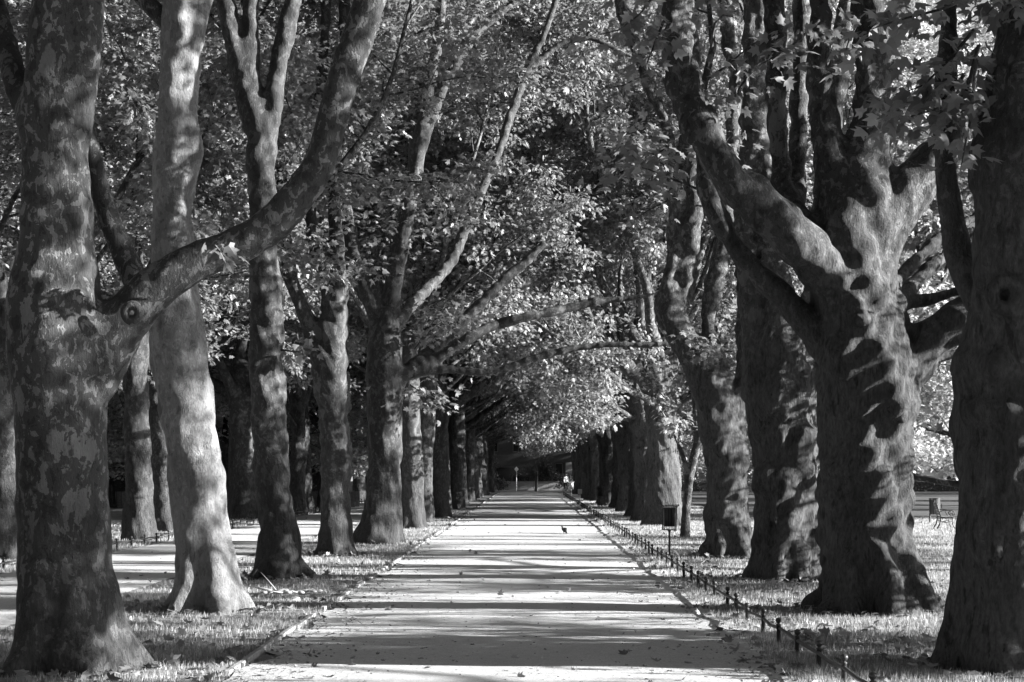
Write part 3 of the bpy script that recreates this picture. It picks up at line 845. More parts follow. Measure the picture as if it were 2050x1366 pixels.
# ---- right row, the slender young one
Y = 53.8
t = PX(Y, [(1370, 1090, 26), (1371, 1075, 23), (1374, 1020, 20), (1380, 960, 20), (1392, 905, 20), (1402, 870, 20), (1408, 840, 18), (1412, 780, 14)])
a = PX(Y, [(1377, 975, 14), (1374, 940, 11), (1366, 910, 9), (1358, 890, 7)])
b = PX(Y, [(1402, 880, 13), (1392, 870, 11), (1388, 850, 10), (1390, 820, 8)])
c = PX(Y, [(1405, 880, 13), (1420, 870, 11), (1435, 850, 9)])
plane_tree('slender young plane tree with a thin forked trunk beside the litter basket', [*W(1370, 1075, Y)[:2], 0], [t, a, b, c], .03,
           [cont(t, 3.4, 1), cont(a, 1.8, 1), cont(b, 2.2, 1), cont(c, 2.2, 1)], [], 25, False, .006, .06, (), None, zmin=3.0, group=AVG)


# ================================================================== repeated plane trees
def generic(seed, H, r0, nl, lean, over=True, zmin=4.0, dens=1.0, vox=.065, rough=False, low=0, bare=0.0, gold=False):
    r_ = np.random.default_rng(seed)
    lx, ly = lean
    t = smooth_chain([[0, 0, -.2], [lx * .02, ly * .02, .5], [lx * .15, ly * .15, H * .33], [lx * .5, ly * .5, H * .66], [lx, ly, H]],
                     [r0 * 1.3, r0 * 1.12, r0, r0 * .95, r0 * .98])
    chains = [t]; conts = []
    top = t[0][-1]
    for i in range(nl):
        a = 6.283 * (i + r_.uniform(-.2, .2)) / nl
        el = r_.uniform(.75, 1.25)
        z0 = H * r_.uniform(.8, 1.0)
        if over and i == 0: el = .62; a = r_.uniform(-.25, .25)
        d = np.array([math.cos(a) * math.cos(el), math.sin(a) * math.cos(el), math.sin(el)])
        L = r_.uniform(2.0, 3.4); rr = r0 * r_.uniform(.38, .55)
        p0 = np.array([lx * z0 / H, ly * z0 / H, z0]); P = [p0]; dd = d.copy()
        for q in range(4):
            dd = dd + r_.normal(size=3) * .1 + np.array([0, 0, .12]); dd /= np.linalg.norm(dd)
            P.append(P[-1] + dd * L / 4)
        c = smooth_chain(P, rr * np.linspace(1.25, .72, 5)); chains.append(c)
        conts.append((c[0][-1], dd, c[1][-1] * .95, r_.uniform(9, 11.5), 0))
        if r_.random() < .7:
            s = np.cross(dd, r_.normal(size=3)); s /= np.linalg.norm(s)
            conts.append((c[0][-4], dd * .7 + s * .6 + np.array([0, 0, .2]), c[1][-4] * .6, r_.uniform(5, 7), 0))
    for i in range(low):    # low spreading boughs
        a = r_.uniform(-.9, .9) + (0 if i % 2 == 0 else 3.14)
        z0 = H * r_.uniform(.7, .95)
        p0 = np.array([lx * z0 / H, ly * z0 / H, z0])
        conts.append((p0, (math.cos(a), math.sin(a), .16), r0 * .2, r_.uniform(5.0, 7.5), 0))
    if rough:
        for i in range(5):
            a = r_.uniform(0, 6.28); z = r_.uniform(1.5, H)
            p = np.array([math.cos(a) * r0 * .8 + lx * z / H, math.sin(a) * r0 * .8 + ly * z / H, z])
            chains.append((np.array([p, p + [0, 0, .15]]), np.full(2, r0 * r_.uniform(.25, .45)), .15))
    for i in range(5):
        a = 6.283 * (i + r_.uniform(-.2, .2)) / 5
        dx, dy = math.cos(a), math.sin(a)
        chains.append((*smooth_chain([[dx * r0 * .6, dy * r0 * .6, .8], [dx * r0 * .9, dy * r0 * .9, .3], [dx * r0 * 1.5, dy * r0 * 1.5, -.1]], [r0 * .3, r0 * .28, r0 * .15]), .2))
    V, Q = sdf_tree(chains, vox, .18, .035 if rough else .025, seed)
    tm = raw_mesh('trunk', V, None, Q); tm.materials.append(M_BARK_ROUGH if rough else M_BARK_GREY)
    cr = Crown(seed * 7 + 1, dens, zmin=zmin, bare=bare, t0=.45)
    for p, d, r, L, lvl in conts: cr.grow(p, d, r, L, lvl, .07)
    cm, N = crown_mesh(cr, LEAF_HI, .012)
    cm.materials.append(M_LEAF_GOLD if gold else M_LEAF); cm.materials.append(M_BARK)
    return tm, cm, N


GEN = [generic(101, 5.6, .36, 5, (.25, .1), True, 4.4, dens=1.15, low=1),
       generic(102, 6.4, .40, 4, (-.2, .2), True, 4.6, dens=1.15, low=2),
       generic(103, 5.0, .46, 5, (.1, -.2), True, 4.0, dens=1.15, low=1),
       generic(104, 4.6, .58, 5, (.3, .1), True, 2.9, dens=.95, rough=True, low=4),
       generic(105, 5.2, .62, 6, (.2, -.1), True, 3.0, dens=.95, rough=True, low=4),
       generic(106, 3.0, .30, 6, (.1, .1), False, 1.3, dens=1.25, low=7, gold=True),
       generic(107, 4.2, .38, 5, (.2, .2), True, 2.2, dens=1.0, low=5, bare=.6),
       generic(108, 4.4, .36, 5, (.2, .2), True, 2.2, dens=.8, low=7, bare=.88)]
ORD = 'first second third fourth fifth sixth seventh eighth ninth tenth eleventh twelfth thirteenth fourteenth fifteenth sixteenth seventeenth eighteenth nineteenth twentieth'.split()


def put(gi, x, y, rz, label, group, s=1.0, sz=1.0):
    root = empty('plane_tree', (x, y, 0), rz)
    root.scale = (s, s, s * sz)
    tag(root, label, 'tree', group)
    for nm, me in (('trunk', GEN[gi][0]), ('crown', GEN[gi][1])):
        o = bpy.data.objects.new(nm, me); COL.objects.link(o); o.parent = root
    return root


# rest of the left row
yl = [62.0, 69.8, 78, 86, 94, 102, 110, 118, 126, 134, 142, 150, 158, 166, 174]
for i, y in enumerate(yl):
    put((1, 0, 2)[i % 3], -4.25 + rng.uniform(-.2, .25), y + rng.uniform(-.5, .5), rng.uniform(-.5, .5),
        ORD[i + 5] + ' plane tree from the camera along the left edge of the path', AVG, rng.uniform(.9, 1.08), 1.12)
# rest of the right row
yr = [64.2, 71, 78.5, 86, 94, 102, 110, 118, 126, 134, 142, 150, 158, 166, 174]
for i, y in enumerate(yr):
    put((4, 3)[i % 2], 4.8 + rng.uniform(-.15, .3), y + rng.uniform(-.5, .5), math.pi + rng.uniform(-.5, .5),
        ORD[i + 5] + ' plane tree from the camera along the right edge of the path', AVG, rng.uniform(.95, 1.1), 1.12)
# second row on the left, beyond the side path
SECOND = 'plane trees beyond the side path on the left'
for i, (x, y, gi, s) in enumerate([(-12.2, 40.5, 2, 1.0), (-11.6, 51.9, 0, 1.05), (-12.4, 59.4, 2, .9), (-12.1, 73.7, 2, 1.2), (-10.9, 82, 0, 1.0), (-11.6, 90, 1, 1.0), (-11.4, 98, 2, 1.0),
                                   (-11.6, 107, 0, 1.0), (-11.3, 116, 1, 1.0), (-11.5, 125, 2, 1.0), (-11.4, 135, 0, 1.0), (-11.5, 146, 1, 1.0), (-11.5, 158, 2, 1)]):
    put(gi, x, y, rng.uniform(0, 6.28), ORD[i] + ' plane tree in the row along the far side of the left side path', SECOND, s)
THIRD = 'dim trees standing deep in the park on the left'
for i, (x, y, gi) in enumerate([(-19.5, 52, 1), (-19, 64, 2), (-20.5, 76, 0), (-19, 88, 1), (-20, 101, 2), (-19.5, 115, 0), (-27, 70, 2), (-29, 88, 1), (-28, 106, 0), (-37, 96, 2), (-38, 118, 1),
                                (-20, 132, 1), (-29, 128, 2)]):
    put(gi, x, y, rng.uniform(0, 6.28), ORD[i] + ' from the camera of the dim trees deep in the park on the left', THIRD, rng.uniform(.95, 1.15))
# lawn trees on the right
put(5, 17.0, 87, 2.0, 'tallest sunlit tree rising behind the huge gnarled plane tree at right', 'bushy sunlit trees on the lawn at right', 1.75)
LAWN = 'bushy sunlit trees on the lawn at right'
for i, (x, y, gi, s) in enumerate([(20.8, 74, 5, 1.2), (28, 98, 5, 1.4), (35, 122, 5, 1.4), (20, 138, 5, 1.4), (46, 150, 5, 1.5)]):
    put(gi, x, y, rng.uniform(0, 6.28), ORD[i] + ' nearest of the bushy sunlit trees with low crowns on the right lawn', LAWN, s)
BUSHY = 'bushy trees deep in the park on the left'
for i, (x, y, s_) in enumerate([(-17, 97, 1.2), (-24, 99, 1.35), (-31.5, 97.5, 1.3), (-39, 100, 1.4), (-16, 118, 1.3), (-47, 104, 1.5), (-24, 122, 1.5)]):
    put(5, x, y, rng.uniform(0, 6.28), ORD[i] + ' of the bushy low-crowned trees behind the board fence deep on the left', BUSHY, s_)
SHADE_TREES = 'unseen plane trees added on the right lawn to cast shade'  # unseen trees added on the sun side to throw dapples
for i, (x, y) in enumerate([(15, 35), (22, 46)]):
    put(6, x, y, rng.uniform(0, 6.28), 'thinly leaved plane tree added out of view on the right lawn to dapple the sunlight', SHADE_TREES, rng.uniform(.95, 1.1))
for i, (x, y) in enumerate([(13.2, 19.5), (11.2, 24.4), (11.8, 29.5), (14, 41)]):  # small unseen trees added as thin blockers, for streaks across the path
    put(7 if i < 3 else 6, x, y, rng.uniform(0, 6.28), 'small young tree added out of view on the right lawn to break up the sun', 'young trees added out of view to break up the sun', rng.uniform(.4, .48))
put(1, 18, 13.2, 1.0, 'tall leafy plane tree added out of view on the right lawn to shade the nearest left trunk', SHADE_TREES)  # added out of view so the nearest left trunk falls in shade
BEHIND = 'unseen plane trees of the avenue and park around the camera, added to hold back sky light'  # avenue rows continued, with more trees added to shut out sky light
for x, y, gi in [(-4.3, -1.5, 1), (-4.4, -9, 2), (4.8, -1.5, 1), (4.8, -9, 2), (-4.3, -15, 0), (4.8, -15, 0), (-4, -21, 1), (4.8, -21, 4), (-13.5, 2, 1), (-13, -8, 2), (0, -32, 2), (-20, 22, 0), (-21, 8, 1), (-12.5, 9, 1), (13, -2, 0), (14, -12, 2), (-30, 14, 2), (-30, 0, 1), (-22, -8, 0), (24, -8, 1), (-8, -40, 2), (8, -42, 1), (-18, -30, 2), (20, -28, 2)]:
    put(gi, x, y, (math.pi if x > 0 else 0) + rng.uniform(-.4, .4), 'unseen plane tree of the avenue and park around the camera, added to hold back sky light', BEHIND)
# wood that closes the view behind the end of the path
END = 'trees behind the building at the end of the path'
for i, (x, y, gi, s) in enumerate([(-16, 186, 2, 1.2), (-7, 222, 2, 1.5), (2, 224, 1, 1.5), (11, 222, 0, 1.5), (-16, 224, 1, 1.5), (20, 190, 5, 1.6), (-28, 150, 1, 1.3), (-42, 150, 2, 1.4), (-30, 180, 0, 1.4), (30, 205, 5, 1.9), (46, 190, 5, 1.9), (-45, 190, 1, 1.5), (60, 170, 5, 1.8)]):
    put(gi, x, y, rng.uniform(0, 6.28), ORD[i] + ' of the big background trees around the end of the path', END, s)

# ================================================================== ground
def sheet(name, x0, x1, y0, y1, z, mat, nx=2, ny=2, edge=0.0, seed=0, hump=0.0):
    r_ = np.random.default_rng(seed)
    xs = np.linspace(0, 1, nx); ys = np.linspace(y0, y1, ny)
    ex0 = x0 + edge * np.convolve(r_.normal(size=ny + 2), [.3, .5, .3], 'valid'); ex1 = x1 + edge * np.convolve(r_.normal(size=ny + 2), [.3, .5, .3], 'valid')
    X = ex0[:, None] + (ex1 - ex0)[:, None] * xs[None]
    Yg = np.repeat(ys[:, None], nx, 1)
    Z = np.full_like(X, z) + hump * np.sin(np.pi * xs)[None]
    V = np.stack([X, Yg, Z], -1).reshape(-1, 3)
    i = np.arange(ny - 1)[:, None] * nx; j = np.arange(nx - 1)[None]
    Q = np.stack([i + j, i + j + 1, i + nx + j + 1, i + nx + j], -1).reshape(-1, 4)
    o = link(name, raw_mesh(name, V, None, Q), mat)
    return tag(o, kind='structure')


tag(sheet('ground', -700, 700, -60, 1200, -.012, M_LAWN), 'mown lawn reaching under the trees')
tag(sheet('path', -2.93, 2.68, -10, 176, .004, M_GRAVEL, 9, 700, .11, 3, .012), 'pale gravel path running straight down the avenue')
tag(sheet('side_path', -10.35, -6.7, -10, 176, .004, M_GRAVEL, 7, 500, .07, 4, .01), 'second gravel path beyond the left row')
tag(sheet('road', -120, 120, 178, 187, .003, M_ASPHALT), 'road crossing at the end of the path')
tag(sheet('square', 10.2, 120, 77, 175.5, .0035, M_ASPHALT, 2, 2), 'paved square beyond the lawn, its shade put into a dark grey colour')  # dark asphalt tone stands in for the shade over this ground
tag(sheet('lawn_path', 6.6, 120, 75.2, 77.0, .004, M_GRAVEL, 30, 3), 'pale path along the edge of the square')

# kerb stones along the left edge of the path
mb = MB(); y = 17.3
r_ = np.random.default_rng(5)
while y < 175:
    L = 1.0
    if y > 19 and r_.random() < .3:
        y += L; continue
    mb.box((-2.99 + r_.normal() * .012, y + L / 2, -.012 + r_.normal() * .008), (.065, L - .012, .11), Matrix.Rotation(r_.normal() * .008, 3, 'Z'), .008)
    y += L
tag(mb.build('kerb', M_STONE), 'low stone kerb along the left side of the path', kind='structure')

# ---- grass blades
def grass(n_list, name, label):
    r_ = np.random.default_rng(9)
    Vs, As = [], []
    for x0, x1, y0, y1, dens, h in n_list:
        # density falls with the square of the distance
        n = int(dens * (x1 - x0) * y0 * y0 * (1 / y0 - 1 / y1))
        u = r_.uniform(size=n); yy = 1 / (1 / y0 - u * (1 / y0 - 1 / y1)); xx = r_.uniform(x0, x1, n)
        cl = .5 + .5 * np.sin(xx * 2.3 + 1.3 * np.sin(yy * 1.1)) * np.sin(yy * 1.7 + xx * .8)
        m = r_.uniform(size=n) < .35 + .65 * cl; xx, yy, cl = xx[m], yy[m], cl[m]; n = len(xx)
        hh = h * r_.uniform(.45, 1.25, n) * (.6 + .6 * cl); w = .0035 * (yy / 18) ** .8 * r_.uniform(.8, 1.6, n)
        a = r_.uniform(0, 6.28, n); l = r_.uniform(0, .7, n) * hh; la = r_.uniform(0, 6.28, n)
        b0 = np.stack([xx - w * np.cos(a), yy - w * np.sin(a), np.full(n, -.015)], -1); b1 = np.stack([xx + w * np.cos(a), yy + w * np.sin(a), np.full(n, -.015)], -1)
        tp = np.stack([xx + l * np.cos(la), yy + l * np.sin(la), hh], -1)
        Vs.append(np.stack([b0, b1, tp], 1).reshape(-1, 3)); As.append(np.repeat(r_.uniform(0, 1, n), 3))
    V = np.concatenate(Vs); T = np.arange(len(V)).reshape(-1, 3)
    o = link(name, raw_mesh(name, V, T, None, smooth_t=False, attr=np.concatenate(As)), M_GRASS)
    return tag(o, label, 'grass', kind='stuff')


grass([(-6.65, -3.0, 14, 90, 1700, .058), (2.66, 9.5, 15, 60, 1700, .066), (9.5, 22, 32, 75, 600, .09), (2.7, 9.5, 60, 120, 420, .09), (-16, -10.45, 28, 100, 500, .09), (2.5, 3.0, 15, 60, 1100, .09), (-3.1, -2.9, 14, 70, 1300, .07)],
      'grass', 'short grass under the rows of plane trees')

# ---- fallen leaves and bits on path and grass
def litter():
    r_ = np.random.default_rng(19)
    P, S = [], []
    def add(n, x0, x1, y0, y1, s0, s1, z=.012, pw=2):
        u = r_.uniform(size=n)
        yy = 1 / (1 / y0 - u * (1 / y0 - 1 / y1)) if pw == 2 else r_.uniform(y0, y1, n)
        P.append(np.stack([r_.uniform(x0, x1, n), yy, np.full(n, z)], -1)); S.append(r_.uniform(s0, s1, n))
    add(230, -2.9, 2.6, 16, 120, .05, .13); add(5200, -2.9, 2.6, 15.5, 100, .014, .05, .008); add(500, -2.9, -2.3, 15.5, 90, .02, .07, .01)
    add(150, -3.3, -2.6, 16, 120, .06, .14, .02); add(420, 2.2, 3.4, 16, 120, .07, .15, .03); add(700, 3, 8, 17, 80, .08, .17, .05)
    add(260, -6.6, -3, 16, 80, .08, .16, .05); add(120, -10.3, -6.7, 25, 80, .06, .13); add(200, 8, 20, 35, 75, .1, .18, .06)
    for bx, by, br in [(-4.59, 17.72, .62), (-4.63, 25.3, .55), (-4.75, 33, .5), (-4.67, 41.9, .42), (4.9, 17.95, .75), (4.94, 25.3, .9), (4.73, 32.6, .8), (4.67, 41.2, .65)]:
        n = 70; a = r_.uniform(0, 6.28, n); q = br + np.abs(r_.normal(size=n)) * .35
        P.append(np.stack([bx + q * np.cos(a), by + q * np.sin(a), np.full(n, .05)], -1)); S.append(r_.uniform(.07, .16, n))
    P = np.concatenate(P); S = np.concatenate(S); n = len(P)
    d = r_.normal(size=(n, 3)); d[:, 2] *= .25
    nn = r_.normal(size=(n, 3)) * .45 + np.array([0, 0, 1])
    V, T, var = leaves_np(P, d, nn, S, LEAF_HI, r_.uniform(0, 1, n), r_.uniform(-1.6, 2.6, n))
    o = link('fallen_leaves', raw_mesh('fallen_leaves', V, T, None, smooth_t=False, attr=var), M_LITTER)
    tag(o, 'dry leaves scattered over path and grass', 'leaves', kind='stuff')


litter()

# ---- dead twig heap on the grass strip
r_ = np.random.default_rng(31)
c = np.array([*W(570, 1195, 28.0)[:2], .03]); mb = MB()
for i in range(16):
    a = r_.normal() * .5 + (0 if i % 3 else 3.0); L = r_.uniform(.2, .7)
    p = c + np.array([r_.normal() * .35, r_.normal() * .15, r_.uniform(0, .07)])
    d = np.array([math.cos(a), math.sin(a) * .5, r_.uniform(-.02, .18)]) * L
    mb.tube([p, p + d * .5 + r_.normal(size=3) * .02, p + d], [.014, .011, .004], 6)
for i in range(12):
    a = r_.uniform(0, 6.28); p = c + np.array([r_.normal() * .3, r_.normal() * .12, .03])
    mb.lathe([(.001, 0), (.05, .006), (.06, .03), (.03, .045), (.001, .05)], p, 7)
mb.tube([c + [-.1, 0, .03], c + [-.25, .05, .2], c + [-.4, .1, .36]], [.012, .01, .005], 6)
o = mb.build('fallen_branch', M_TWIG, smooth=True)
tag(o, 'pale dead branch lying in the grass on the left', 'branch')

# ================================================================== low railings
def railing(x, y0, y1, step, label, seed, wob=.0):
    root = empty('low_railing', (x, y0, 0)); tag(root, label, 'railing')
    r_ = np.random.default_rng(seed)
    n = int((y1 - y0) / step) + 1
    mb = MB()
    mb.lathe([(.026, -.1), (.026, .20), (.031, .203), (.031, .213), (.014, .219), (.014, .226), (.027, .235), (.036, .25), (.038, .262), (.034, .277), (.018, .289), (.001, .293)], seg=12)
    pm = mb.mesh('post', True); pm.materials.append(M_IRON)
    zs = []
    for i in range(n):
        p = bpy.data.objects.new('post', pm); COL.objects.link(p); p.parent = root
        dz = r_.normal() * .012; zs.append(dz)
        p.location = (r_.normal() * .012, i * step, dz); p.rotation_euler = (r_.normal() * .03, r_.normal() * .03, 0)
    pts = [(0, -step * .6, .165)]
    for i in range(n):
        pts += [(r_.normal() * .006, i * step, .165 + zs[i]), (r_.normal() * .008, (i + .5) * step, .163 + r_.normal() * .008)]
    mb = MB(); mb.tube(pts, .0195, 10); mb.build('rail', M_IRON, root, True)
    return root


railing(2.92, 14.9, 153.4, 1.4, 'low dark railing of ball-topped posts along the right edge of the path', 1)
railing(-10.62, 30.5, 150.0, 1.6, 'low railing of small posts along the far side of the left side path', 2)
rr = railing(0, 0, 40, 1.6, 'thin low railing across the sunny lawn at right', 3)
rr.location = (8.2, 96, 0); rr.rotation_euler = (0, 0, -math.pi / 2)

# ================================================================== litter baskets
def basket(x, y, label, rz=0.0, liner=True, lit_tone=False):
    m = M_STEEL if lit_tone else M_IRON
    root = empty('litter_basket', (x, y, 0), rz); tag(root, label, 'litter bin', 'litter baskets on posts along the path')
    mb = MB(); mb.lathe([(.032, -.1), (.032, .02), (.026, .04), (.024, .56), (.04, .60), (.05, .615), (.001, .62)], seg=12); mb.build('post', m, root, True)
    mb = MB()
    rb, rt, z0, z1 = .165, .175, .62, 1.17
    n = 16
    for i in range(n):
        a = 6.283 * i / n; ca, sa = math.cos(a), math.sin(a)
        mb.tube([(rb * ca, rb * sa, z0), (rt * ca, rt * sa, z1 - .06), ((rt + .012) * ca, (rt + .012) * sa, z1), ((rt + .05) * ca, (rt + .05) * sa, z1 + .03), ((rt + .055) * ca, (rt + .055) * sa, z1 + .055)], [.008, .008, .008, .008, .011], 6)
    for z, r in ((z0, rb), (z1 - .04, rt), (z1 + .02, rt + .045)):
        mb.tube([(r * math.cos(a), r * math.sin(a), z) for a in np.linspace(0, 6.2832, 25)], .009, 6, False)
    for i in range(4):
        a = math.pi * i / 4
        mb.tube([(rb * math.cos(a), rb * math.sin(a), z0), (-rb * math.cos(a), -rb * math.sin(a), z0)], .008, 6)
    mb.build('basket', m, root, True)
    mb = MB(); mb.lathe([(.001, .70), (.13, .70), (.145, 1.15), (.138, 1.15), (.124, .71), (.001, .71)], seg=20); mb.build('liner', M_STEEL if lit_tone else M_LINER, root, True)
    return root


p = W(1340, 1110, 7000 / 168.0); basket(p[0], p[1], 'black wire litter basket on a post by the right railing, the nearest one')
p = W(1201, 1018, 7000 / 73.5); basket(p[0], p[1], 'dark litter basket on a post, standing small in the shade against the right row')
p = W(1144, 996, 7000 / 50.5); basket(p[0], p[1], 'litter basket near the far end of the right railing, coloured pale for the sun on it', 0, True, True)  # pale metal stands in for sunlight on this basket

# lawn bin by the bench
p = W(1871, 1048, 68.0)
root = empty('lawn_bin', (p[0], p[1], 0), .5); tag(root, 'slatted drum litter bin on a post beside the bench on the lawn', 'litter bin')
mb = MB(); mb.lathe([(.04, -.1), (.035, .0), (.03, .35), (.03, .9), (.001, .9)], (.0, .26, 0), 10); mb.build('post', M_IRON, root, True)
mb = MB()
for i in range(18):
    a = 6.283 * i / 18; mb.box((.2 * math.cos(a), .2 * math.sin(a), .66), (.014, .05, .62), Matrix.Rotation(a, 3, 'Z'), .004)
mb.build('drum', M_IRON, root)
mb = MB(); mb.lathe([(.001, .37), (.185, .37), (.185, .94), (.175, .94), (.175, .38), (.001, .38)], seg=20); mb.build('liner', M_STEEL, root, True)
mb = MB(); mb.tube([(.215 * math.cos(a), .215 * math.sin(a), .97) for a in np.linspace(0, 6.2832, 25)], .014, 8, False); mb.build('rim', M_IRON, root, True)

# ================================================================== bench
p = W(1893, 1062, 61.0)
root = empty('park_bench', (p[0], p[1] + .1, 0), R(-98)); tag(root, 'dark slatted park bench with scrolled iron ends on the sunny lawn', 'bench')
for s in (-.62, .62):
    mb = MB()
    mb.tube([(s, .30, 0), (s, .22, .16), (s, .19, .30), (s, .23, .42)], [.024, .02, .018, .02], 8)                 # front leg
    mb.tube([(s, -.34, 0), (s, -.24, .18), (s, -.21, .32), (s, -.2, .44), (s, -.26, .66), (s, -.36, .92)], [.024, .02, .02, .022, .02, .016], 8)  # rear leg and back stile
    mb.tube([(s, .23, .42), (s, 0, .40), (s, -.2, .42)], .018, 8)
    mb.tube([(s, .21, .30), (s, 0, .24), (s, -.21, .30)], .012, 8)
    mb.tube([(s, -.25, .62), (s, -.05, .68), (s, .18, .66), (s, .27, .60), (s, .27, .52), (s, .20, .50), (s, .18, .56), (s, .22, .58)], .016, 8)  # scrolled arm
    mb.tube([(s, .22, .42), (s, .12, .5), (s, .06, .6), (s, .12, .66)], .012, 8)
    mb.build('end_frame', M_IRON, root, True)
mb = MB()
for i in range(5): mb.box((0, .2 - i * .095, .438 - .01 * math.sin(i)), (1.5, .075, .03), None, .006)
mb.build('seat', M_BOARD, root)
mb = MB()
for i in range(5):
    z = .54 + i * .085; y = -.19 - (z - .44) * .33
    mb.box((0, y, z), (1.5, .026, .07), Matrix.Rotation(R(18), 3, 'X'), .006)
mb.build('backrest', M_BOARD, root)

# ================================================================== signs, lamp, far things
p = W(1161, 1018, 96.5)
root = empty('notice_sign', (p[0], p[1], 0)); tag(root, 'small blank grey board on a thin pale post beside the right railing', 'sign')
mb = MB(); mb.lathe([(.022, -.1), (.022, .98), (.001, .99)], seg=10); mb.build('post', M_STEEL, root, True)
mb = MB(); mb.box((0, -.03, .92), (.24, .02, .26), None, .006); mb.build('board', M_SIGN, root)

root = empty('lamp_post', (*W(1901, 945, 232)[:2], 0)); tag(root, 'dark cast-iron lamp post beyond the hedge at right', 'street lamp')
mb = MB(); mb.lathe([(.28, -.1), (.28, .5), (.2, .6), (.17, 1.5), (.22, 1.56), (.12, 1.7), (.085, 3.4), (.13, 3.5), (.07, 3.6), (.06, 4.3), (.001, 4.32)], seg=14); mb.build('post', M_IRON, root, True)
mb = MB(); mb.lathe([(.05, 4.3), (.16, 4.36), (.26, 4.8), (.25, 4.82), (.05, 4.9)], seg=8); mb.build('lantern', M_SIGN, root)
mb = MB(); mb.lathe([(.3, 4.82), (.2, 4.98), (.06, 5.08), (.04, 5.2), (.001, 5.24)], seg=8); mb.build('cap', M_IRON, root)

root = empty('street_sign', (*W(1034, 980, 181)[:2], 0)); tag(root, 'white diamond traffic sign on a thin post at the end of the path', 'sign')
mb = MB(); mb.lathe([(.035, -.1), (.035, 2.55), (.001, 2.56)], seg=8); mb.build('post', M_STEEL, root, True)
mb = MB(); mb.box((0, -.05, 2.28), (.36, .02, .36), Matrix.Rotation(R(45), 3, 'Y'), .006); mb.build('plate', M_WHITE, root)


def hedge(name, c, d, n, label, seed, mat=None, ls=1.0):
    r_ = np.random.default_rng(seed); c, d = np.array(c), np.array(d)
    root = empty(name, (c[0], c[1], 0)); tag(root, label, 'hedge')
    mb = MB(); mb.box((0, 0, d[2] / 2 - .1), (d[0] - .3, d[1] - .3, d[2] - .1), None, .1); mb.build('core', M_HEDGE_CORE, root)
    f = r_.integers(0, 3, n); P = r_.uniform(-.5, .5, (n, 3)) * d
    P[f == 0, 1] = -d[1] / 2; P[f == 1, 2] = d[2] / 2; k = f == 2; P[k, 0] = np.sign(P[k, 0]) * d[0] / 2
    P += r_.normal(size=(n, 3)) * .07 * ls; P[:, 2] += .22 * np.sin(P[:, 0] * 1.9) * (d[2] > 1.5); P[:, 2] += d[2] / 2
    V, T, var = leaves_np(P, r_.normal(size=(n, 3)), r_.normal(size=(n, 3)) + [0, -.4, .4], r_.uniform(.1, .2, n) * ls, LEAF_LO, r_.uniform(0, 1, n))
    link('foliage', raw_mesh('foliage', V, T, None, smooth_t=False, attr=var), mat or M_HEDGE, root)


hedge('hedge', (60, 176.5, 0), (100, 1.2, 1.15), 9000, 'long dark clipped hedge across the far side of the square', 41)

hedge('tree_belt', (64, 262, 0), (110, 4, 8.0), 12000, 'long pale belt of tall bushes far beyond the square at right', 45, M_LEAF_GOLD, 2.2)
hedge('tall_hedge', (-36, 103, 0), (48, 2.5, 2.6), 7000, 'dark overgrown hedge behind the board fence deep on the left', 44)
# low board fence deep on the left
root = empty('board_fence', (-30, 99, 0)); tag(root, 'low grey board fence far off between the left trunks', 'fence')
r_ = np.random.default_rng(6); mb = MB()
for i in range(150):
    mb.box((-20 + i * .27, 0, .45 + r_.normal() * .01), (.25, .03, .86), None, .005)
mb.build('board_panel', M_BOARD, root)
mb = MB()
for i in range(21): mb.box((-20 + i * 2.0, .07, .45), (.1, .1, .98), None, .01)
mb.build('posts_and_rails', M_BOARD, root).name = 'framework'

# building across the road
root = empty('building', (-3, 203, 0)); tag(root, 'dark two-storey building across the road at the end of the path', 'building')
def facade(x0, x1, z0, z1, openings, y=0, th=.35):
    """solid wall with rectangular openings cut by splitting into blocks"""
    mb = MB(); xs = sorted({x0, x1, *[o[0] for o in openings], *[o[1] for o in openings]})
    for a, b in zip(xs[:-1], xs[1:]):
        oo = sorted([(o[2], o[3]) for o in openings if o[0] <= a and o[1] >= b]); z = z0
        for lo, hi in oo:
            if lo > z: mb.box(((a + b) / 2, y, (z + lo) / 2), (b - a, th, lo - z))
            z = hi
        if z < z1: mb.box(((a + b) / 2, y, (z + z1) / 2), (b - a, th, z1 - z))
    return mb
ops = [(x, x + 1.3, .9, 2.9) for x in (-13, -10.4, -7.8, -4.9)] + [(5.9, 6.8, .25, 3.0)] + [(x, x + 1.3, 4.3, 6.2) for x in (-13, -10.4, -7.8, -4.9, -2, 1, 4, 8)] + [(-2.4, 2.2, .1, 2.6)]
facade(-14.5, 14.5, 0, 7.2, ops).build('wall', M_RENDER, root)
mb = MB(); mb.box((-14.3, 6, 3.6), (.35, 11.6, 7.2)); mb.box((14.3, 6, 3.6), (.35, 11.6, 7.2)); mb.box((0, 12, 3.6), (29, .35, 7.2)); mb.build('side_wall', M_RENDER, root)
mb = MB(); mb.box((0, 6, 7.36), (30.2, 13.2, .3), None, .05); mb.box((0, 6, 7.75), (28.6, 11.4, .5), None, .2); mb.build('roof', M_ROOF, root)
for (x0, x1, z0, z1) in ops:
    mb = MB(); w, h = x1 - x0, z1 - z0
    nm = 'window' if z0 > .5 else 'door'
    for q in (x0 + .04, x1 - .04): mb.box((q, -.05, (z0 + z1) / 2), (.08, .08, h))
    for q in (z0 + .04, z1 - .04): mb.box(((x0 + x1) / 2, -.05, q), (w - .16, .075, .08))
    if nm == 'window': mb.box(((x0 + x1) / 2, -.05, (z0 + z1) / 2), (.06, .07, h - .16))
    f = mb.build(nm, M_BOARD, root)
    mb = MB(); mb.box(((x0 + x1) / 2, .06, (z0 + z1) / 2), (w, .03, h)); mb.build('pane', M_GLASS, f)
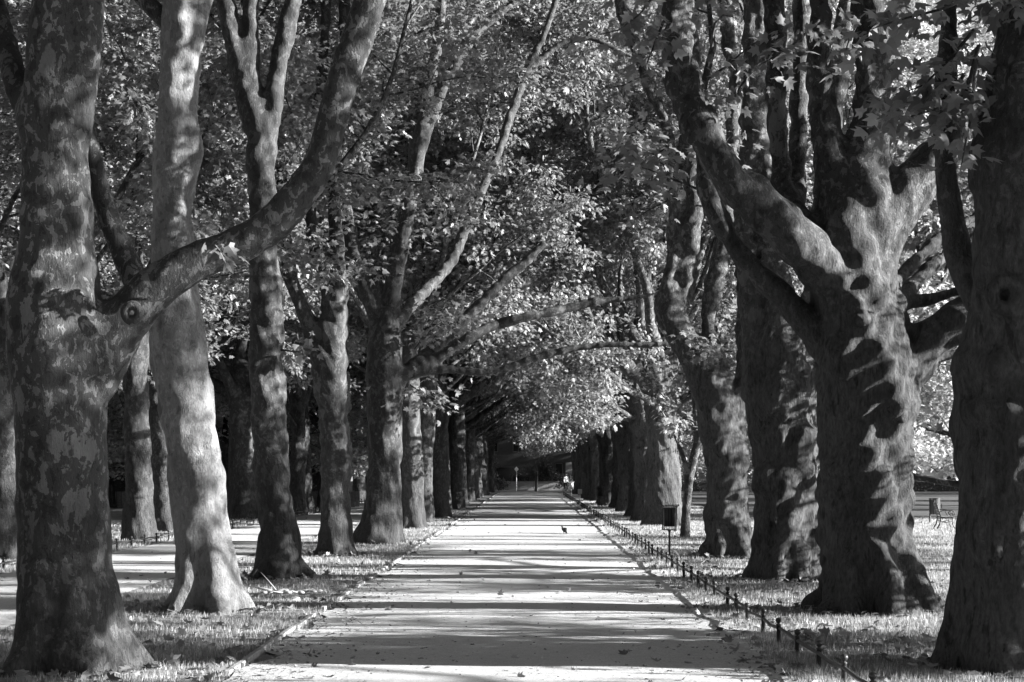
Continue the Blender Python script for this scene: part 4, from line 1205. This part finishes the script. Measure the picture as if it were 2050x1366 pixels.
mb = MB(); mb.box((7.6, -.25, 1.65), (.95, .18, 2.9), None, .03); o = mb.build('pier', M_PALE, root); o['label'] = 'pier beside the door, coloured pale as if sunlit'  # the sun on the pier is put into its pale colour

# low walls and gate pier in front of the building
root = empty('garden_wall', (-2, 190, 0)); tag(root, 'low pale wall across the road in front of the dark building', 'wall')
mb = MB()
for i in range(22): mb.box((-17.6 + i * 1.6, 0, .42), (1.58, .25, .95), None, .015)
mb.build('panel', M_PALE, root)
mb = MB(); mb.box((0, 0, .94), (35.4, .33, .08), None, .015); mb.build('coping', M_STONE, root)
for x, h in ((-1.05, 1.0), (1.95, 1.3)):
    pass
def shrub(x, y, r, h, label, seed):
    r_ = np.random.default_rng(seed); root = empty('shrub', (x, y, 0)); tag(root, label, 'shrub')
    mb = MB()
    for i in range(7):
        a = r_.uniform(0, 6.28); q = r * .6
        mb.tube([(0, 0, -.05), (math.cos(a) * q * .4, math.sin(a) * q * .4, h * .4), (math.cos(a) * q, math.sin(a) * q, h * r_.uniform(.6, .9))], [.03, .02, .008], 5)
    mb.build('stems', M_BARK_GREY, root).name = 'stem'
    n = int(700 * r * h); P = []
    c = r_.normal(size=(14, 3)) * [r * .45, r * .45, h * .22] + [0, 0, h * .55]
    P = c[r_.integers(0, 14, n)] + r_.normal(size=(n, 3)) * r * .2
    P[:, 2] = np.abs(P[:, 2]) + .04
    V, T, var = leaves_np(P, r_.normal(size=(n, 3)), r_.normal(size=(n, 3)) + [0, -.3, .5], r_.uniform(.1, .2, n), LEAF_LO, r_.uniform(0, 1, n))
    link('foliage', raw_mesh('foliage', V, T, None, smooth_t=False, attr=var), M_HEDGE, root)


for i, (x, y, r, h) in enumerate([(-3.4, 188.4, 1.0, 1.3), (3.9, 188.6, .8, 1.6), (1.4, 192.5, 1.5, 3.2), (-5.6, 193, 2.2, 4.2), (7.6, 192, 1.2, 2.4)]):
    shrub(x, y, r, h, ['small shrub at the left of the low pale wall', 'small shrub at the right of the low pale wall', 'tall ragged shrub behind the low pale wall', 'largest dark shrub, in front of the left windows of the building', 'shrub in front of the pale pier of the building'][i], 60 + i)
hedge('shrub_border', (5, 197, 0), (14, 2.2, 1.7), 3500, 'ragged shrubs between the pale wall and the building', 43)

# dark post at the end of the path
root = empty('bollard', (*W(1074, 980, 179)[:2], 0)); tag(root, 'thick dark post standing in the middle of the path end', 'post')
mb = MB(); mb.lathe([(.16, -.1), (.16, 1.75), (.19, 1.8), (.19, 1.95), (.12, 2.1), (.001, 2.15)], seg=14); mb.build('shaft', M_IRON, root, True)
mb = MB(); mb.lathe([(.2, 0), (.2, .3), (.17, .36)], seg=14); mb.build('collar', M_IRON, root, True)

# pale kiosk beyond the square
root = empty('kiosk', (*W(1880, 945, 250)[:2], 0)); tag(root, 'small pale kiosk far off under the low branches at right', 'kiosk')
facade(-2.6, 2.6, 0, 2.9, [(-1.6, .6, 1.0, 2.2), (1.2, 2.1, .05, 2.2)]).build('wall', M_PALE, root)
mb = MB(); mb.box((0, 1.8, 1.45), (4.9, 3.2, 2.9)); mb.build('body', M_PALE, root)
mb = MB(); mb.box((0, 1.5, 3.02), (6, 4.6, .22), None, .04); mb.build('roof', M_ROOF, root)

# ================================================================== person and bird
def skin_mesh(name, nodes, edges, mat, parent, levels=2):
    me = bpy.data.meshes.new(name)
    me.from_pydata([n[:3] for n in nodes], edges, [])
    o = bpy.data.objects.new(name, me); COL.objects.link(o)
    md = o.modifiers.new('skin', 'SKIN')
    for v, n in zip(me.skin_vertices[0].data, nodes):
        v.radius = (n[3], n[4] if len(n) > 4 else n[3])
    me.skin_vertices[0].data[0].use_root = True
    s = o.modifiers.new('sub', 'SUBSURF'); s.levels = s.render_levels = levels
    dg_ = bpy.context.evaluated_depsgraph_get()
    m2 = bpy.data.meshes.new_from_object(o.evaluated_get(dg_))
    bpy.data.objects.remove(o)
    for p_ in m2.polygons: p_.use_smooth = True
    m2.materials.clear(); m2.materials.append(mat)
    n = bpy.data.objects.new(name, m2); COL.objects.link(n); n.parent = parent
    return n


p = W(1133, 983, 7000 / 38.5)
root = empty('person', (p[0], p[1], 0), R(20)); tag(root, 'person in a light top and dark trousers walking at the far end of the path', 'person')
skin_mesh('body', [(0, 0, .98, .15, .11), (0, 0, 1.2, .15, .11), (0, 0, 1.4, .17, .11), (0, 0, 1.5, .06), (0, -.01, 1.56, .055), (0, -.02, 1.66, .085, .1), (0, -.01, 1.74, .06),
                   (.2, 0, 1.42, .055), (.25, .06, 1.15, .042), (.27, -.04, .92, .032), (.27, -.06, .84, .035, .018), (-.2, 0, 1.42, .055), (-.25, -.06, 1.15, .042), (-.26, -.16, .94, .032), (-.26, -.19, .86, .035, .018),
                   (.1, 0, .88, .1), (.1, -.14, .5, .068), (.1, -.12, .09, .045), (.1, -.24, .04, .04, .03), (-.1, 0, .88, .1), (-.1, .1, .5, .068), (-.1, .3, .13, .045), (-.1, .2, .05, .04, .03)],
          [(0, 1), (1, 2), (2, 3), (3, 4), (4, 5), (5, 6), (2, 7), (7, 8), (8, 9), (9, 10), (2, 11), (11, 12), (12, 13), (13, 14), (0, 15), (15, 16), (16, 17), (17, 18), (0, 19), (19, 20), (20, 21), (21, 22)], M_SKIN, root)
skin_mesh('shirt', [(0, 0, .96, .165, .125), (0, 0, 1.2, .165, .125), (0, 0, 1.41, .185, .125), (0, 0, 1.49, .07), (.2, 0, 1.42, .068), (.25, .06, 1.16, .055), (.265, -.02, .98, .046), (-.2, 0, 1.42, .068), (-.25, -.06, 1.16, .055), (-.26, -.14, .99, .046)],
          [(0, 1), (1, 2), (2, 3), (2, 4), (4, 5), (5, 6), (2, 7), (7, 8), (8, 9)], M_CLOTH_L, root)
skin_mesh('trousers', [(0, 0, .99, .168, .125), (.1, 0, .86, .112), (.1, -.14, .5, .08), (.1, -.12, .13, .062), (-.1, 0, .86, .112), (-.1, .1, .5, .08), (-.1, .28, .17, .062)], [(0, 1), (1, 2), (2, 3), (0, 4), (4, 5), (5, 6)], M_CLOTH_D, root)
skin_mesh('hair', [(0, .02, 1.70, .088, .098), (0, .015, 1.75, .07)], [(0, 1)], M_HAIR, root)

p = W(1130, 1070, 7000 / 125.0)
root = empty('pigeon', (p[0], p[1], 0), R(200)); root.scale = (1.0, 1.0, 1.0); tag(root, 'dark pigeon pecking on the sunlit gravel path', 'bird')
skin_mesh('body', [(0, 0, .13, .062, .07), (0, .07, .14, .058, .06), (0, .13, .12, .034), (0, .17, .07, .024), (0, .195, .05, .024), (0, -.07, .16, .045, .04), (0, -.16, .21, .03, .012), (0, -.25, .26, .034, .006),
                   (.03, .02, .07, .012), (.03, .03, .015, .006), (.03, .06, .006, .007), (-.03, .02, .07, .012), (-.03, .03, .015, .006), (-.03, .06, .006, .007), (0, .225, .03, .006)],
          [(0, 1), (1, 2), (2, 3), (3, 4), (0, 5), (5, 6), (6, 7), (0, 8), (8, 9), (9, 10), (0, 11), (11, 12), (12, 13), (4, 14)], M_FEATHER, root)
for s in (-1, 1):
    skin_mesh('wing', [(s * .055, .06, .15, .016, .05), (s * .062, -.04, .165, .016, .05), (s * .035, -.14, .2, .012, .02)], [(0, 1), (1, 2)], M_FEATHER, root)

# ================================================================== light, sky, camera
AZ, EL = R(6.5), R(16.0)          # sun from the right, slightly behind the camera
S = Vector((math.cos(EL) * math.cos(AZ), -math.cos(EL) * math.sin(AZ), math.sin(EL)))
sun = bpy.data.lights.new('sun', 'SUN'); sun.energy = 5.0; sun.angle = R(0.5); sun.color = (1, 1, 1)
so = bpy.data.objects.new('sun', sun); COL.objects.link(so)
so.rotation_euler = (-S).to_track_quat('-Z', 'Y').to_euler(); so.location = (60, -10, 40)
world = bpy.data.worlds.new('World'); scene.world = world; world.use_nodes = True
nt = world.node_tree; nt.nodes.clear()
sky = nt.nodes.new('ShaderNodeTexSky'); sky.sky_type = 'NISHITA'; sky.sun_disc = False
sky.sun_elevation = EL; sky.sun_rotation = math.atan2(S.x, S.y)
bw = nt.nodes.new('ShaderNodeSeparateColor'); bg = nt.nodes.new('ShaderNodeBackground'); ow = nt.nodes.new('ShaderNodeOutputWorld')
bg.inputs['Strength'].default_value = .05
nt.links.new(sky.outputs[0], bw.inputs[0]); nt.links.new(bw.outputs[0], bg.inputs['Color']); nt.links.new(bg.outputs[0], ow.inputs['Surface'])

cam = bpy.data.cameras.new('camera'); co = bpy.data.objects.new('camera', cam); COL.objects.link(co)
co.location = (0, 0, CAMH); co.rotation_euler = (math.pi / 2, 0, 0)
cam.sensor_width = 36; cam.lens = 36 * FPX / 2050
cam.shift_x = -(VX - 1025) / 2050; cam.shift_y = (HY - 683) / 2050
cam.clip_end = 3000
scene.camera = co
scene.view_settings.view_transform = 'Standard'; scene.view_settings.look = 'None'
scene.view_settings.exposure = 2.4; scene.view_settings.gamma = 1
scene.render.engine = 'CYCLES'
scene.cycles.max_bounces = 6; scene.cycles.diffuse_bounces = 1; scene.cycles.transmission_bounces = 4; scene.cycles.glossy_bounces = 2
print('leaves', NLEAF, [x[2] for x in GEN])
